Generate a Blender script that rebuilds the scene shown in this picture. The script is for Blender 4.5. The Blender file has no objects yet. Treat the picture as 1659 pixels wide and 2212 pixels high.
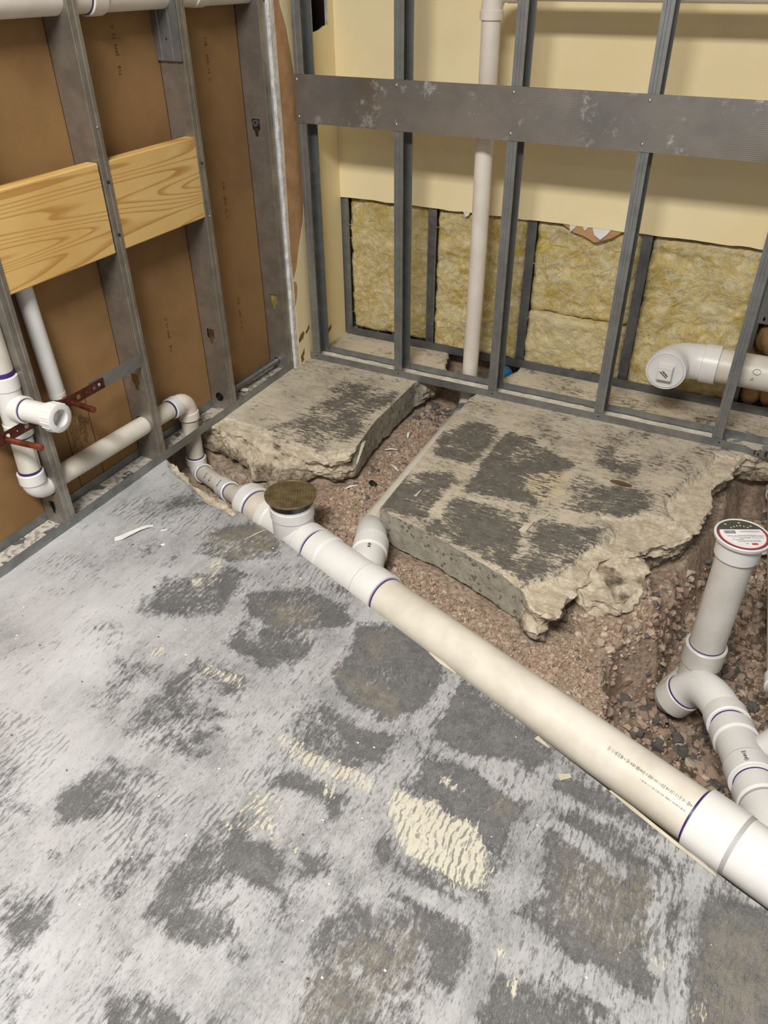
import bpy, bmesh, math, random
import numpy as np
from mathutils import Vector, Matrix
from mathutils.geometry import delaunay_2d_cdt

scene = bpy.context.scene
COL = scene.collection
RNG = np.random.default_rng(7)
random.seed(7)

# ------------------------------------------------------------------ camera
FPX = 1674.0                                  # focal length in pixels of the 1659 x 2212 frame
RIGHT = Vector((0.88942501, 0.45700627, -0.00827205))
DOWN = Vector((0.26053125, -0.52174941, -0.81234292))
FWD = Vector((-0.37556174, 0.72036298, -0.58312139))
cam_data = bpy.data.cameras.new('camera')
cam_data.sensor_fit = 'AUTO'
cam_data.sensor_width = 36.0
cam_data.lens = FPX / 2212.0 * 36.0
cam_data.clip_start = 0.02
cam = bpy.data.objects.new('camera', cam_data)
COL.objects.link(cam)
cam.matrix_world = Matrix(((RIGHT.x, -DOWN.x, -FWD.x, 1.6857), (RIGHT.y, -DOWN.y, -FWD.y, -2.5555),
                           (RIGHT.z, -DOWN.z, -FWD.z, 1.3771), (0, 0, 0, 1)))
scene.camera = cam

# ------------------------------------------------------------------ light and exposure
world = bpy.data.worlds.new('room_ambient')
scene.world = world
world.use_nodes = True
world.node_tree.nodes['Background'].inputs['Color'].default_value = (0.98, 0.98, 1.0, 1)
world.node_tree.nodes['Background'].inputs['Strength'].default_value = 0.22


def area(name, loc, target, sx, sy, power, color):
    l = bpy.data.lights.new(name, 'AREA')
    l.shape = 'RECTANGLE'
    l.size, l.size_y, l.energy, l.color = sx, sy, power, color
    o = bpy.data.objects.new(name, l)
    COL.objects.link(o)
    o.location = loc
    o.rotation_euler = (Vector(target) - Vector(loc)).to_track_quat('-Z', 'Y').to_euler()
    return o


area('troffer_and_fill', (1.25, -3.20, 3.0), (1.25, -3.20, 0), 1.2, 0.6, 182, (1.0, 0.965, 0.905))
area('troffer_and_fill', (0.7, -5.4, 3.0), (0.7, -5.4, 0), 1.2, 0.6, 16, (0.86, 0.93, 1.0))  # added cool fill, no known fixture; the lamp above is the real troffer
scene.view_settings.view_transform = 'Standard'
scene.view_settings.look = 'None'
scene.view_settings.exposure = 0.0
scene.view_settings.gamma = 1.0
scene.view_settings.use_curve_mapping = False


# ------------------------------------------------------------------ helpers
def S(r, g, b):
    f = lambda v: (v / 255 / 12.92) if v / 255 <= 0.04045 else ((v / 255 + 0.055) / 1.055) ** 2.4
    return (f(r), f(g), f(b), 1.0)


class NT:
    """tiny node-graph writer"""
    def __init__(self, name):
        self.m = bpy.data.materials.new(name)
        self.m.use_nodes = True
        self.t = self.m.node_tree
        self.b = self.t.nodes['Principled BSDF']
        self.tc = None

    def n(self, kind, **kw):
        nd = self.t.nodes.new(kind)
        for k, v in kw.items():
            setattr(nd, k, v)
        return nd

    def link(self, a, b):
        self.t.links.new(a, b)

    def coord(self, scale=(1, 1, 1), rot=(0, 0, 0), kind='Object'):
        if self.tc is None:
            self.tc = self.n('ShaderNodeTexCoord')
        mp = self.n('ShaderNodeMapping')
        mp.inputs['Scale'].default_value = scale
        mp.inputs['Rotation'].default_value = rot
        self.link(self.tc.outputs[kind], mp.inputs['Vector'])
        return mp.outputs['Vector']

    def noise(self, scale, detail=4, rough=0.6, vec=None, dist=0.0):
        nd = self.n('ShaderNodeTexNoise')
        nd.inputs['Scale'].default_value = scale
        nd.inputs['Detail'].default_value = detail
        nd.inputs['Roughness'].default_value = rough
        nd.inputs['Distortion'].default_value = dist
        self.link(vec if vec is not None else self.coord(), nd.inputs['Vector'])
        return nd.outputs['Fac']

    def ramp(self, fac, lo, hi, smooth=True):
        r = self.n('ShaderNodeMapRange')
        r.interpolation_type = 'SMOOTHSTEP' if smooth else 'LINEAR'
        r.inputs['From Min'].default_value = lo
        r.inputs['From Max'].default_value = hi
        self.link(fac, r.inputs['Value'])
        return r.outputs['Result']

    def math(self, op, a, b=None):
        m = self.n('ShaderNodeMath', operation=op)
        for i, v in enumerate((a, b)):
            if v is None:
                continue
            if isinstance(v, (int, float)):
                m.inputs[i].default_value = v
            else:
                self.link(v, m.inputs[i])
        return m.outputs[0]

    def mix(self, fac, a, b):
        m = self.n('ShaderNodeMix', data_type='RGBA')
        for sock, v in (('Factor', fac), ('A', a), ('B', b)):
            i = {'Factor': 0, 'A': 6, 'B': 7}[sock]
            if isinstance(v, (int, float)):
                m.inputs[i].default_value = v
            elif isinstance(v, tuple):
                m.inputs[i].default_value = v
            else:
                self.link(v, m.inputs[i])
        return m.outputs[2]

    def attr(self, name):
        a = self.n('ShaderNodeAttribute')
        a.attribute_name = name
        return a.outputs['Fac']

    def bump(self, h, strength, dist):
        b = self.n('ShaderNodeBump')
        b.inputs['Strength'].default_value = strength
        b.inputs['Distance'].default_value = dist
        self.link(h, b.inputs['Height'])
        self.link(b.outputs['Normal'], self.b.inputs['Normal'])

    def out(self, col, rough=0.6, metal=0.0, spec=0.5):
        if isinstance(col, tuple):
            self.b.inputs['Base Color'].default_value = col
        else:
            self.link(col, self.b.inputs['Base Color'])
        if isinstance(rough, (int, float)):
            self.b.inputs['Roughness'].default_value = rough
        else:
            self.link(rough, self.b.inputs['Roughness'])
        self.b.inputs['Metallic'].default_value = metal
        self.b.inputs['Specular IOR Level'].default_value = spec
        return self.m


def simple(name, c1, c2=None, rough=0.6, metal=0.0, scale=12, bump=0.0, bscale=80, lo=0.35, hi=0.65, spec=0.5, stretch=(1, 1, 1)):
    g = NT(name)
    if c2 is None:
        c2 = tuple(v * 0.86 for v in c1[:3]) + (1,)
    v = g.coord(stretch)
    col = g.mix(g.ramp(g.noise(scale, 5, 0.6, v), lo, hi), c1, c2)
    if bump:
        g.bump(g.noise(bscale, 4, 0.6, v), 0.6, bump)
    return g.out(col, rough, metal, spec)


# numpy fractal value noise -------------------------------------------------
def _hash(ix, iy, iz, seed):
    h = (ix.astype(np.int64) * 374761393 + iy.astype(np.int64) * 668265263 + iz.astype(np.int64) * 2147483647 + seed * 144665) & 0xffffffff
    h = ((h ^ (h >> 13)) * 1274126177) & 0xffffffff
    h = ((h ^ (h >> 16)) * 2246822519) & 0xffffffff
    return ((h ^ (h >> 15)) & 0xffffff) / float(0xffffff)


def vnoise(p, seed=0):
    i = np.floor(p)
    f = p - i
    f = f * f * (3 - 2 * f)
    i = i.astype(np.int64)
    r = 0
    for dx in (0, 1):
        for dy in (0, 1):
            for dz in (0, 1):
                w = (f[:, 0] if dx else 1 - f[:, 0]) * (f[:, 1] if dy else 1 - f[:, 1]) * (f[:, 2] if dz else 1 - f[:, 2])
                r = r + w * _hash(i[:, 0] + dx, i[:, 1] + dy, i[:, 2] + dz, seed)
    return r * 2 - 1


def fbm(p, freq, octaves=4, seed=0, gain=0.5):
    p = np.asarray(p, float)
    if p.shape[1] == 2:
        p = np.column_stack([p, np.zeros(len(p))])
    a, s, tot = 1.0, 0, 0
    for o in range(octaves):
        s = s + a * vnoise(p * freq * 2 ** o + 17.3 * o, seed + o)
        tot += a
        a *= gain
    return s / tot


def smooth(x, a, b):
    t = np.clip((x - a) / (b - a), 0, 1)
    return t * t * (3 - 2 * t)


def poly_sd(P, poly):
    """signed distance to a polygon, positive inside"""
    poly = np.asarray(poly, float)
    A, B = poly, np.roll(poly, -1, 0)
    d = np.full(len(P), 1e9)
    ins = np.zeros(len(P), bool)
    for a, b in zip(A, B):
        e = b - a
        t = np.clip(((P - a) @ e) / max(e @ e, 1e-12), 0, 1)
        d = np.minimum(d, np.hypot(*(P - a - t[:, None] * e).T))
        c = (a[1] > P[:, 1]) != (b[1] > P[:, 1])
        xi = (b[0] - a[0]) * (P[:, 1] - a[1]) / ((b[1] - a[1]) if abs(b[1] - a[1]) > 1e-12 else 1e-12) + a[0]
        ins ^= c & (P[:, 0] < xi)
    return np.where(ins, d, -d)


def line_d(P, pts):
    pts = np.asarray(pts, float)
    d = np.full(len(P), 1e9)
    for a, b in zip(pts[:-1], pts[1:]):
        e = b - a
        t = np.clip(((P - a) @ e) / max(e @ e, 1e-12), 0, 1)
        d = np.minimum(d, np.hypot(*(P - a - t[:, None] * e).T))
    return d


def resample(pts, n):
    pts = np.asarray(pts, float)
    s = np.concatenate([[0], np.cumsum(np.linalg.norm(np.diff(pts, axis=0), axis=1))])
    t = np.linspace(0, s[-1], n)
    return np.column_stack([np.interp(t, s, pts[:, k]) for k in range(pts.shape[1])])


# object building -------------------------------------------------------------
def link(name, data, parent=None, **props):
    o = bpy.data.objects.new(name, data)
    COL.objects.link(o)
    if parent is not None:
        o.parent = parent
        w = parent.location if parent.parent is None else Vector((0, 0, 0))   # parts sit at the world origin
        o.matrix_parent_inverse = Matrix.Translation(-w) if w.length else Matrix.Identity(4)
    for k, v in props.items():
        if v is not None:
            o[k] = v
    return o


def mesh(name, V, F, mats=None, parent=None, smooth_shade=False, attrs=None, midx=None, **props):
    me = bpy.data.meshes.new(name)
    me.from_pydata([tuple(map(float, v)) for v in V], [], [tuple(map(int, f)) for f in F])
    for m in (mats if isinstance(mats, (list, tuple)) else [mats]):
        if m is not None:
            me.materials.append(m)
    if smooth_shade:
        me.polygons.foreach_set('use_smooth', np.ones(len(me.polygons), bool))
    if midx is not None:
        me.polygons.foreach_set('material_index', np.asarray(midx, np.int32))
    for k, v in (attrs or {}).items():
        a = me.attributes.new(k, 'FLOAT', 'POINT')
        a.data.foreach_set('value', np.asarray(v, np.float32))
    me.update()
    return link(name, me, parent, **props)


def thing(name, label, cat, loc=(0, 0, 0), group=None):
    o = bpy.data.objects.new(name, None)
    o.empty_display_size = 0.05
    COL.objects.link(o)
    o.location = loc
    o['label'], o['category'] = label, cat
    if group:
        o['group'] = group
    return o


class MB:
    """mesh collector"""
    def __init__(self):
        self.V, self.F, self.M = [], [], []

    def add(self, V, F, mi=0):
        o = len(self.V)
        self.V += [tuple(v) for v in V]
        self.F += [tuple(i + o for i in f) for f in F]
        self.M += [mi] * len(F)

    def box(self, a, b, mi=0):
        x0, y0, z0 = a
        x1, y1, z1 = b
        self.add([(x0, y0, z0), (x1, y0, z0), (x1, y1, z0), (x0, y1, z0), (x0, y0, z1), (x1, y0, z1), (x1, y1, z1), (x0, y1, z1)],
                 [(3, 2, 1, 0), (4, 5, 6, 7), (0, 1, 5, 4), (1, 2, 6, 5), (2, 3, 7, 6), (3, 0, 4, 7)], mi)

    def tube(self, pts, rad, segs=28, caps=(True, True), mi=0):
        pts = [Vector(p) for p in pts]
        n = len(pts)
        rad = [rad] * n if isinstance(rad, (int, float)) else list(rad)
        tang = []
        axis = max((p - pts[0] for p in pts), key=lambda q: q.length).normalized()
        straight = n > 2 and all((p - pts[0]).cross(axis).length < 1e-5 for p in pts)
        for i in range(n):
            if straight:
                tang.append(axis)
                continue
            a, b = pts[max(i - 1, 0)], pts[min(i + 1, n - 1)]
            t = b - a
            if t.length < 1e-7:
                t = tang[-1] if tang else Vector((0, 0, 1))
            tang.append(t.normalized())
        ref = Vector((0, 0, 1)) if abs(tang[0].z) < 0.9 else Vector((1, 0, 0))
        u = tang[0].cross(ref).normalized()
        V, F = [], []
        for i in range(n):
            u = (u - tang[i] * u.dot(tang[i])).normalized()
            w = tang[i].cross(u)
            for k in range(segs):
                a = 2 * math.pi * k / segs
                V.append(pts[i] + (u * math.cos(a) + w * math.sin(a)) * rad[i])
        for i in range(n - 1):
            for k in range(segs):
                k2 = (k + 1) % segs
                F.append((i * segs + k, i * segs + k2, (i + 1) * segs + k2, (i + 1) * segs + k))
        if caps[0]:
            F.append(tuple(range(segs - 1, -1, -1)))
        if caps[1]:
            F.append(tuple((n - 1) * segs + k for k in range(segs)))
        self.add(V, F, mi)

    def build(self, name, mats, parent=None, smooth_angle=None, **props):
        o = mesh(name, self.V, self.F, mats, parent, midx=self.M, **props)
        if smooth_angle:
            shade(o, smooth_angle)
        return o


def shade(o, deg=35):
    me = o.data
    me.polygons.foreach_set('use_smooth', np.ones(len(me.polygons), bool))
    me.set_sharp_from_angle(angle=math.radians(deg))


def lerp(a, b, t):
    return Vector(a) * (1 - t) + Vector(b) * t


def bez(a, c, b, n=10):
    a, c, b = Vector(a), Vector(c), Vector(b)
    return [a * (1 - t) ** 2 + c * 2 * t * (1 - t) + b * t * t for t in [i / n for i in range(n + 1)]]


def sleeve(name, a, b, r, mat, parent, ch=0.002, **props):
    """a fitting socket: a short collar with eased rims"""
    a, b = Vector(a), Vector(b)
    d = (b - a).normalized()
    m = MB()
    m.tube([a, a + d * 0.0004, a + d * ch, b - d * ch, b - d * 0.0004, b], [r - ch * 1.6, r - ch, r, r, r - ch, r - ch * 1.6], 36)
    return m.build(name, mat, parent, 20, **props)


def ring(at, d, r, parent, w=0.0045):
    """purple primer showing at the mouth of a socket"""
    d = Vector(d).normalized()
    m = MB()
    m.tube([Vector(at) - d * w / 2, Vector(at) + d * w / 2], r + 0.0012, 36)
    return m.build('primer_ring', M['primer'], parent, 40)


def pipe(name, pts, r, mat, parent, segs=32, **props):
    m = MB()
    m.tube(pts, r, segs)
    return m.build(name, mat, parent, 40, **props)


def cdt_fill(outline, inner, holes=()):
    """triangles of an outline with interior points, minus holes"""
    pts, edges = [], []

    def loop(l):
        o = len(pts)
        pts.extend([Vector((float(x), float(y))) for x, y in l])
        edges.extend([(o + i, o + (i + 1) % len(l)) for i in range(len(l))])
    loop(outline)
    for h in holes:
        loop(h)
    pts.extend([Vector((float(x), float(y))) for x, y in inner])
    r = delaunay_2d_cdt(pts, edges, [], 0, 1e-6)
    V = np.array([(v.x, v.y) for v in r[0]])
    F = np.array([f for f in r[2] if len(f) == 3])
    c = V[F].mean(1)
    ok = poly_sd(c, outline) > 0
    for h in holes:
        ok &= poly_sd(c, h) < 0
    F = F[ok]
    e1, e2 = V[F[:, 1]] - V[F[:, 0]], V[F[:, 2]] - V[F[:, 0]]
    flip = e1[:, 0] * e2[:, 1] - e1[:, 1] * e2[:, 0] < 0
    F[flip] = F[flip][:, ::-1]
    return V, F, [list(g) for g in r[3]]


def plate(m, outline, holes, fn, th, mi=0, inner=()):
    """a sheet with holes; fn(u, v, w) maps to space, w runs through the thickness"""
    V, F, _ = cdt_fill(outline, inner, holes)
    n = len(V)
    P = [fn(u, v, 0) for u, v in V] + [fn(u, v, th) for u, v in V]
    Q = [tuple(f[::-1]) for f in F] + [tuple(i + n for i in f) for f in F]
    cnt = {}
    for f in F:
        for a, b in ((f[0], f[1]), (f[1], f[2]), (f[2], f[0])):
            cnt[(a, b)] = 1
    for (a, b) in list(cnt):
        if (b, a) not in cnt:
            Q.append((a, b, b + n, a + n))
    m.add(P, Q, mi)


def circle(cx, cy, r, n=16, ry=None):
    ry = ry or r
    return [(cx + r * math.cos(2 * math.pi * k / n), cy + ry * math.sin(2 * math.pi * k / n)) for k in range(n)]


def rect(x0, y0, x1, y1):
    return [(x0, y0), (x1, y0), (x1, y1), (x0, y1)]


def text_mesh(s, size, fn, name, mat, parent, **props):
    cu = bpy.data.curves.new('lettering', 'FONT')
    cu.body = s
    cu.size = size
    cu.resolution_u = 2
    t = bpy.data.objects.new('lettering', cu)
    COL.objects.link(t)
    bpy.context.view_layer.update()
    me = bpy.data.meshes.new_from_object(t.evaluated_get(bpy.context.evaluated_depsgraph_get()))
    bpy.data.objects.remove(t)
    V = [fn(v.co.x, v.co.y) for v in me.vertices]
    F = [tuple(p.vertices) for p in me.polygons]
    bpy.data.meshes.remove(me)
    if parent is None:
        return V, F
    return mesh(name, V, F, mat, parent, **props)


# ------------------------------------------------------------------ materials
M = {}


def concrete(name, across, light=(172, 172, 172), mid=(132, 132, 132), dark=((84, 84, 86), (116, 115, 113)), white=(205, 206, 208), cre=(198, 193, 177), nz=1.0):
    """scraped slab: pale skim of thinset over grey concrete; `across` stretches the trowel streaks"""
    g = NT(name)
    g.coord()
    wob = g.n('ShaderNodeTexNoise')
    wob.inputs['Scale'].default_value = 3.2
    wob.inputs['Detail'].default_value = 3
    g.link(g.tc.outputs['Object'], wob.inputs['Vector'])
    sub = g.n('ShaderNodeVectorMath', operation='SUBTRACT')
    g.link(wob.outputs['Color'], sub.inputs[0])
    sub.inputs[1].default_value = (0.5, 0.5, 0.5)
    mad = g.n('ShaderNodeVectorMath', operation='MULTIPLY_ADD')
    g.link(sub.outputs[0], mad.inputs[0])
    mad.inputs[1].default_value = (0.05, 0.05, 0.0)
    g.link(g.tc.outputs['Object'], mad.inputs[2])

    def streaks(k, detail, rough):
        mp = g.n('ShaderNodeMapping')
        mp.inputs['Scale'].default_value = tuple(v * k for v in across)
        g.link(mad.outputs[0], mp.inputs['Vector'])
        return g.noise(1.0, detail, rough, mp.outputs['Vector'])
    fine = g.noise(60, 8, 0.75)
    grit = g.noise(430, 3, 0.7)
    blot = g.noise(8, 5, 0.62)
    sA, sB, sC = streaks(1.0, 3, 0.55), streaks(2.7, 4, 0.65), streaks(0.36, 4, 0.6)
    c = lambda s, k: g.math('MULTIPLY', g.math('SUBTRACT', s, 0.5), k)
    d = g.attr('dark')
    skim = g.mix(g.ramp(g.math('ADD', g.math('ADD', 0.5, c(blot, 1.3)), g.math('ADD', c(sC, 0.9), c(sB, 1.0))), 0.2, 0.85), S(*light), S(*mid))
    skim = g.mix(g.math('MULTIPLY', g.ramp(fine, 0.54, 0.70), 0.55), skim, S(118, 116, 113))
    skim = g.mix(g.math('MULTIPLY', g.math('MULTIPLY', g.attr('pale'), 0.85), g.ramp(g.math('ADD', c(sB, 1.0), g.math('ADD', 0.6, c(blot, 1.0))), 0.1, 0.8)), skim, S(*white))
    skim = g.mix(g.math('MULTIPLY', g.ramp(grit, 0.62, 0.7), 0.4), skim, S(120, 118, 115))
    dash = g.math('MULTIPLY', g.ramp(sA, 0.57, 0.66), g.ramp(g.math('ADD', g.noise(5.0, 3, 0.55), g.math('MULTIPLY', d, 0.25)), 0.47, 0.60))
    dash = g.math('MAXIMUM', dash, g.math('MULTIPLY', g.ramp(sB, 0.60, 0.70), 0.65))
    # regular furrows of the notched trowel, broken into short strokes
    sep = g.n('ShaderNodeSeparateXYZ')
    g.link(mad.outputs[0], sep.inputs[0])
    acr = sep.outputs['X'] if across[0] > across[1] else sep.outputs['Y']
    furrow = g.math('ADD', g.math('SINE', g.math('ADD', g.math('MULTIPLY', acr, 430.0), c(g.noise(11, 4, 0.6), 26.0))), c(sA, 6.0))
    comb = g.math('MULTIPLY', g.ramp(furrow, 0.35, 1.3), g.ramp(g.math('ADD', g.attr('comb'), c(fine, 0.7)), 0.4, 0.62))
    dash = g.math('MAXIMUM', dash, comb)
    edge = g.math('ADD', g.math('ADD', c(fine, 1.1 * nz), c(sB, 0.9 * nz)), g.math('ADD', c(sA, 1.0 * nz), c(blot, 1.3 * nz)))
    de = g.math('ADD', d, edge)
    darkm = g.math('MULTIPLY', g.ramp(de, 0.22, 0.78), 0.93)
    rim = g.math('MULTIPLY', g.ramp(de, 0.40, 0.62), g.ramp(de, 1.05, 0.72))
    grey = g.mix(g.ramp(g.math('ADD', g.noise(26, 7, 0.75), c(sB, 0.4)), 0.32, 0.68), S(*dark[0]), S(*dark[1]))
    grey = g.mix(g.math('MULTIPLY', rim, 0.6), grey, S(dark[0][0] - 10, dark[0][1] - 10, dark[0][2] - 9))
    grey = g.mix(g.math('MULTIPLY', g.attr('brown'), g.ramp(g.noise(42, 6, 0.75), 0.35, 0.62)), grey, S(134, 124, 102))
    grey = g.mix(g.math('MULTIPLY', g.ramp(grit, 0.60, 0.68), 0.7), grey, S(176, 173, 168))
    dash = g.math('MULTIPLY', dash, g.math('SUBTRACT', 1.0, g.math('MULTIPLY', g.attr('pale'), 0.6)))
    col = g.mix(g.math('MULTIPLY', dash, 0.72), skim, S(94, 93, 92))
    col = g.mix(darkm, col, grey)
    scr = g.math('MULTIPLY', g.ramp(streaks(5.0, 3, 0.6), 0.62, 0.74), 0.35)
    col = g.mix(scr, col, S(196, 195, 192))
    cream = g.ramp(g.math('ADD', g.attr('cream'), g.math('ADD', c(sA, 3.4), g.math('ADD', c(fine, 0.9), c(sB, 0.9)))), 0.42, 0.72)
    cream = g.math('MULTIPLY', cream, g.ramp(g.attr('cream'), 0.03, 0.2))
    cream = g.math('MULTIPLY', cream, g.math('SUBTRACT', 1.0, g.math('MULTIPLY', comb, 0.75)))
    col = g.mix(cream, col, S(*cre))
    spall = g.ramp(g.math('ADD', g.attr('spall'), c(fine, 1.0)), 0.35, 0.6)
    crumb = g.mix(g.ramp(g.noise(34, 8, 0.75), 0.34, 0.64), S(216, 204, 182), S(178, 165, 144))
    crumb = g.mix(g.math('MULTIPLY', g.ramp(g.noise(90, 6, 0.75), 0.58, 0.72), 0.7), crumb, S(124, 112, 96))
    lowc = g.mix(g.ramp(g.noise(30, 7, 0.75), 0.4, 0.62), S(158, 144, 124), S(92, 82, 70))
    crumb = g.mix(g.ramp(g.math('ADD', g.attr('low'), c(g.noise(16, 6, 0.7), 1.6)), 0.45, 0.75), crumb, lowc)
    col = g.mix(spall, col, crumb)
    pebv = g.n('ShaderNodeTexVoronoi')
    pebv.inputs['Scale'].default_value = 62
    g.link(g.coord(), pebv.inputs['Vector'])
    agg = g.math('MULTIPLY', g.ramp(pebv.outputs['Distance'], 0.46, 0.34), g.ramp(g.noise(34, 2, 0.5), 0.50, 0.56))
    cutc = g.mix(g.ramp(g.noise(25, 5, 0.6), 0.3, 0.7), S(170, 166, 152), S(146, 141, 128))
    cutc = g.mix(agg, cutc, S(112, 106, 100))
    col = g.mix(g.attr('cut'), col, cutc)
    hgt = g.math('ADD', g.math('MULTIPLY', fine, 0.5), g.math('ADD', g.math('MULTIPLY', darkm, -0.35), g.math('MULTIPLY', dash, -0.5)))
    hgt = g.math('ADD', hgt, g.math('MULTIPLY', spall, g.math('MULTIPLY', g.noise(40, 7, 0.75), g.math('ADD', 1.2, g.math('MULTIPLY', g.attr('low'), 3.0)))))
    g.bump(hgt, 0.6, 0.004)
    return g.out(col, 0.85, 0, 0.25)


M['concrete'] = concrete('scraped_concrete', (120, 30, 60))
M['concrete_x'] = concrete('scraped_concrete_block', (26, 110, 60), (202, 191, 171), (164, 154, 138), ((78, 75, 71), (116, 110, 101)), (224, 213, 192), (204, 188, 156), 1.55)


def soil_mat():
    g = NT('red_brown_dirt')
    a = g.ramp(g.noise(9, 6, 0.65), 0.3, 0.7)
    b = g.ramp(g.noise(70, 6, 0.7), 0.4, 0.7)
    col = g.mix(a, S(180, 158, 138), S(198, 178, 156))
    col = g.mix(b, col, S(136, 116, 100))
    col = g.mix(g.attr('rock'), col, g.mix(g.ramp(g.noise(50, 5, 0.7), 0.35, 0.65), S(196, 180, 152), S(150, 134, 112)))
    col = g.mix(g.math('MULTIPLY', g.attr('pit_tone'), g.ramp(g.noise(24, 4, 0.6), 0.3, 0.6)), col, S(112, 98, 84))  # soil colour turns darker inside the pit
    g.bump(g.noise(120, 8, 0.75), 0.9, 0.008)
    return g.out(col, 0.95, 0, 0.15)


M['soil'] = soil_mat()
for k, (c1, c2) in {'stone_a': ((184, 160, 140), (158, 134, 116)), 'stone_b': ((168, 146, 128), (142, 120, 104)),
                    'stone_c': ((198, 182, 162), (170, 154, 136)), 'stone_d': ((108, 104, 98), (84, 81, 78))}.items():
    M[k] = simple('gravel_' + k[-1], S(*c1), S(*c2), 0.92, 0, 60, 0.002, 220)


def galv(name, c1, c2, rough=0.42):
    g = NT(name)
    a = g.ramp(g.noise(14, 5, 0.65), 0.3, 0.7)
    sp = g.ramp(g.noise(30, 6, 0.75), 0.66, 0.76)
    big = g.ramp(g.noise(4, 3, 0.6), 0.45, 0.6)
    col = g.mix(a, S(*c1), S(*c2))
    col = g.mix(g.math('MULTIPLY', g.math('MULTIPLY', sp, big), 0.5), col, S(214, 214, 210))
    g.bump(g.noise(3.0, 2, 0.5, g.coord((1, 1, 1))), 0.15, 0.01)
    return g.out(col, g.math('ADD', g.math('MULTIPLY', a, 0.12), rough), 0.75)


M['steel'] = galv('galvanised_steel', (158, 160, 160), (132, 134, 134))
M['steel_warm'] = galv('warm_reflection_steel', (172, 166, 158), (140, 134, 126), 0.38)  # warm tint puts the reflection of the brown board into the colour
M['steel_dark'] = galv('old_dull_steel', (128, 130, 132), (104, 105, 108), 0.5)


def band_mat():
    g = NT('ribbed_galvanised_strap')
    w = g.n('ShaderNodeTexWave', wave_type='BANDS', bands_direction='Z')
    w.inputs['Scale'].default_value = 62
    w.inputs['Distortion'].default_value = 1.2
    w.inputs['Detail'].default_value = 2
    g.link(g.coord((0.06, 1, 1)), w.inputs['Vector'])
    rib = g.math('MULTIPLY', w.outputs['Fac'], g.ramp(g.noise(2.2, 2, 0.5), 0.42, 0.6))
    col = g.mix(g.ramp(g.noise(5, 4, 0.6), 0.3, 0.7), S(156, 150, 142), S(130, 129, 127))
    col = g.mix(g.math('MULTIPLY', rib, 0.16), col, S(150, 150, 148))
    col = g.mix(g.ramp(g.noise(2.1, 3, 0.6), 0.5, 0.66), col, S(134, 122, 110))
    sp = g.math('MULTIPLY', g.ramp(g.noise(20, 8, 0.8), 0.50, 0.62), g.ramp(g.noise(7, 3, 0.6), 0.50, 0.60))
    col = g.mix(g.math('MULTIPLY', sp, 0.7), col, S(222, 222, 220))
    g.bump(rib, 0.12, 0.002)
    return g.out(col, 0.45, 0.7)


M['band'] = band_mat()
M['screw'] = simple('zinc_screw', S(205, 205, 200), None, 0.3, 0.9)
M['black_screw'] = simple('black_phosphate_screw', S(40, 40, 42), None, 0.5, 0.3)
M['pvc'] = simple('weathered_pvc', S(219, 213, 201), S(203, 196, 182), 0.42, 0, 9, 0, 80, 0.35, 0.7, 0.5, (1, 1, 1))
M['pvc_white'] = simple('white_pvc', S(226, 225, 222), S(217, 216, 214), 0.36, 0, 6)
M['pvc_grey'] = simple('pale_grey_pvc', S(206, 202, 196), S(192, 188, 182), 0.42, 0, 7)
M['pvc_pink'] = simple('warm_white_pvc', S(238, 230, 219), S(226, 216, 204), 0.4, 0, 7)
M['rubber'] = simple('grey_rubber_coupling', S(118, 120, 122), None, 0.6)
M['primer'] = simple('purple_primer', S(70, 44, 120), S(44, 28, 84), 0.4)
M['ink'] = simple('black_ink', S(40, 34, 34), None, 0.8)
M['grey_ink'] = simple('worn_grey_print', S(126, 122, 118), S(160, 155, 148), 0.7, 0, 60)
M['faded_ink'] = simple('faded_brown_ink', S(70, 48, 26), None, 0.85)
M['copper'] = simple('copper_tube', S(170, 98, 74), S(118, 62, 48), 0.36, 0.8, 30)
M['copper_dull'] = simple('tarnished_copper', S(112, 62, 50), S(76, 40, 32), 0.48, 0.65, 30)
M['bronze'] = simple('aged_bronze', S(140, 126, 94), S(112, 100, 70), 0.45, 0.6, 30)
M['black_plastic'] = simple('black_plastic', S(22, 22, 24), None, 0.3)
M['blue'] = simple('bright_blue_plastic', S(70, 148, 205), S(48, 112, 176), 0.22, 0, 8)
M['tan_paper'] = simple('brown_gypsum_paper', S(158, 122, 78), S(138, 104, 64), 0.88, 0, 2.5, 0.0008, 260)
M['torn_paper'] = simple('torn_brown_paper', S(196, 154, 112), S(178, 136, 96), 0.9, 0, 18, 0.001, 160)
M['gypsum'] = simple('white_gypsum_core', S(236, 232, 226), S(206, 202, 198), 0.95, 0, 40, 0.004, 120)
M['cream'] = simple('cream_wall_paint', S(250, 234, 190), S(245, 226, 178), 0.7, 0, 2.2, 0.0004, 320)
M['old_paper'] = simple('pale_brown_glue', S(134, 110, 72), S(110, 88, 56), 0.9, 0, 30)
M['dark_void'] = simple('cavity_darkness', S(46, 34, 30), S(32, 24, 22), 0.95)  # darkness inside the wall hole, put into the colour of its lining
M['white_paper'] = simple('white_scrap', S(238, 236, 232), S(224, 220, 216), 0.8)
M['splinter'] = simple('pale_wood_splinter', S(208, 200, 180), S(184, 174, 152), 0.8)
M['dry_leaf'] = simple('brown_bark', S(112, 82, 56), S(86, 60, 40), 0.85)
M['plaster_dust'] = simple('floor_dust', S(196, 190, 180), S(150, 145, 138), 0.95, 0, 60, 0.003, 200, 0.45, 0.6)
M['label_dark'] = simple('label_dark_grey', S(66, 66, 60), None, 0.35)
M['label_red'] = simple('label_red', S(196, 48, 66), None, 0.35)
M['label_white'] = simple('label_white', S(240, 236, 238), None, 0.4)
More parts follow.
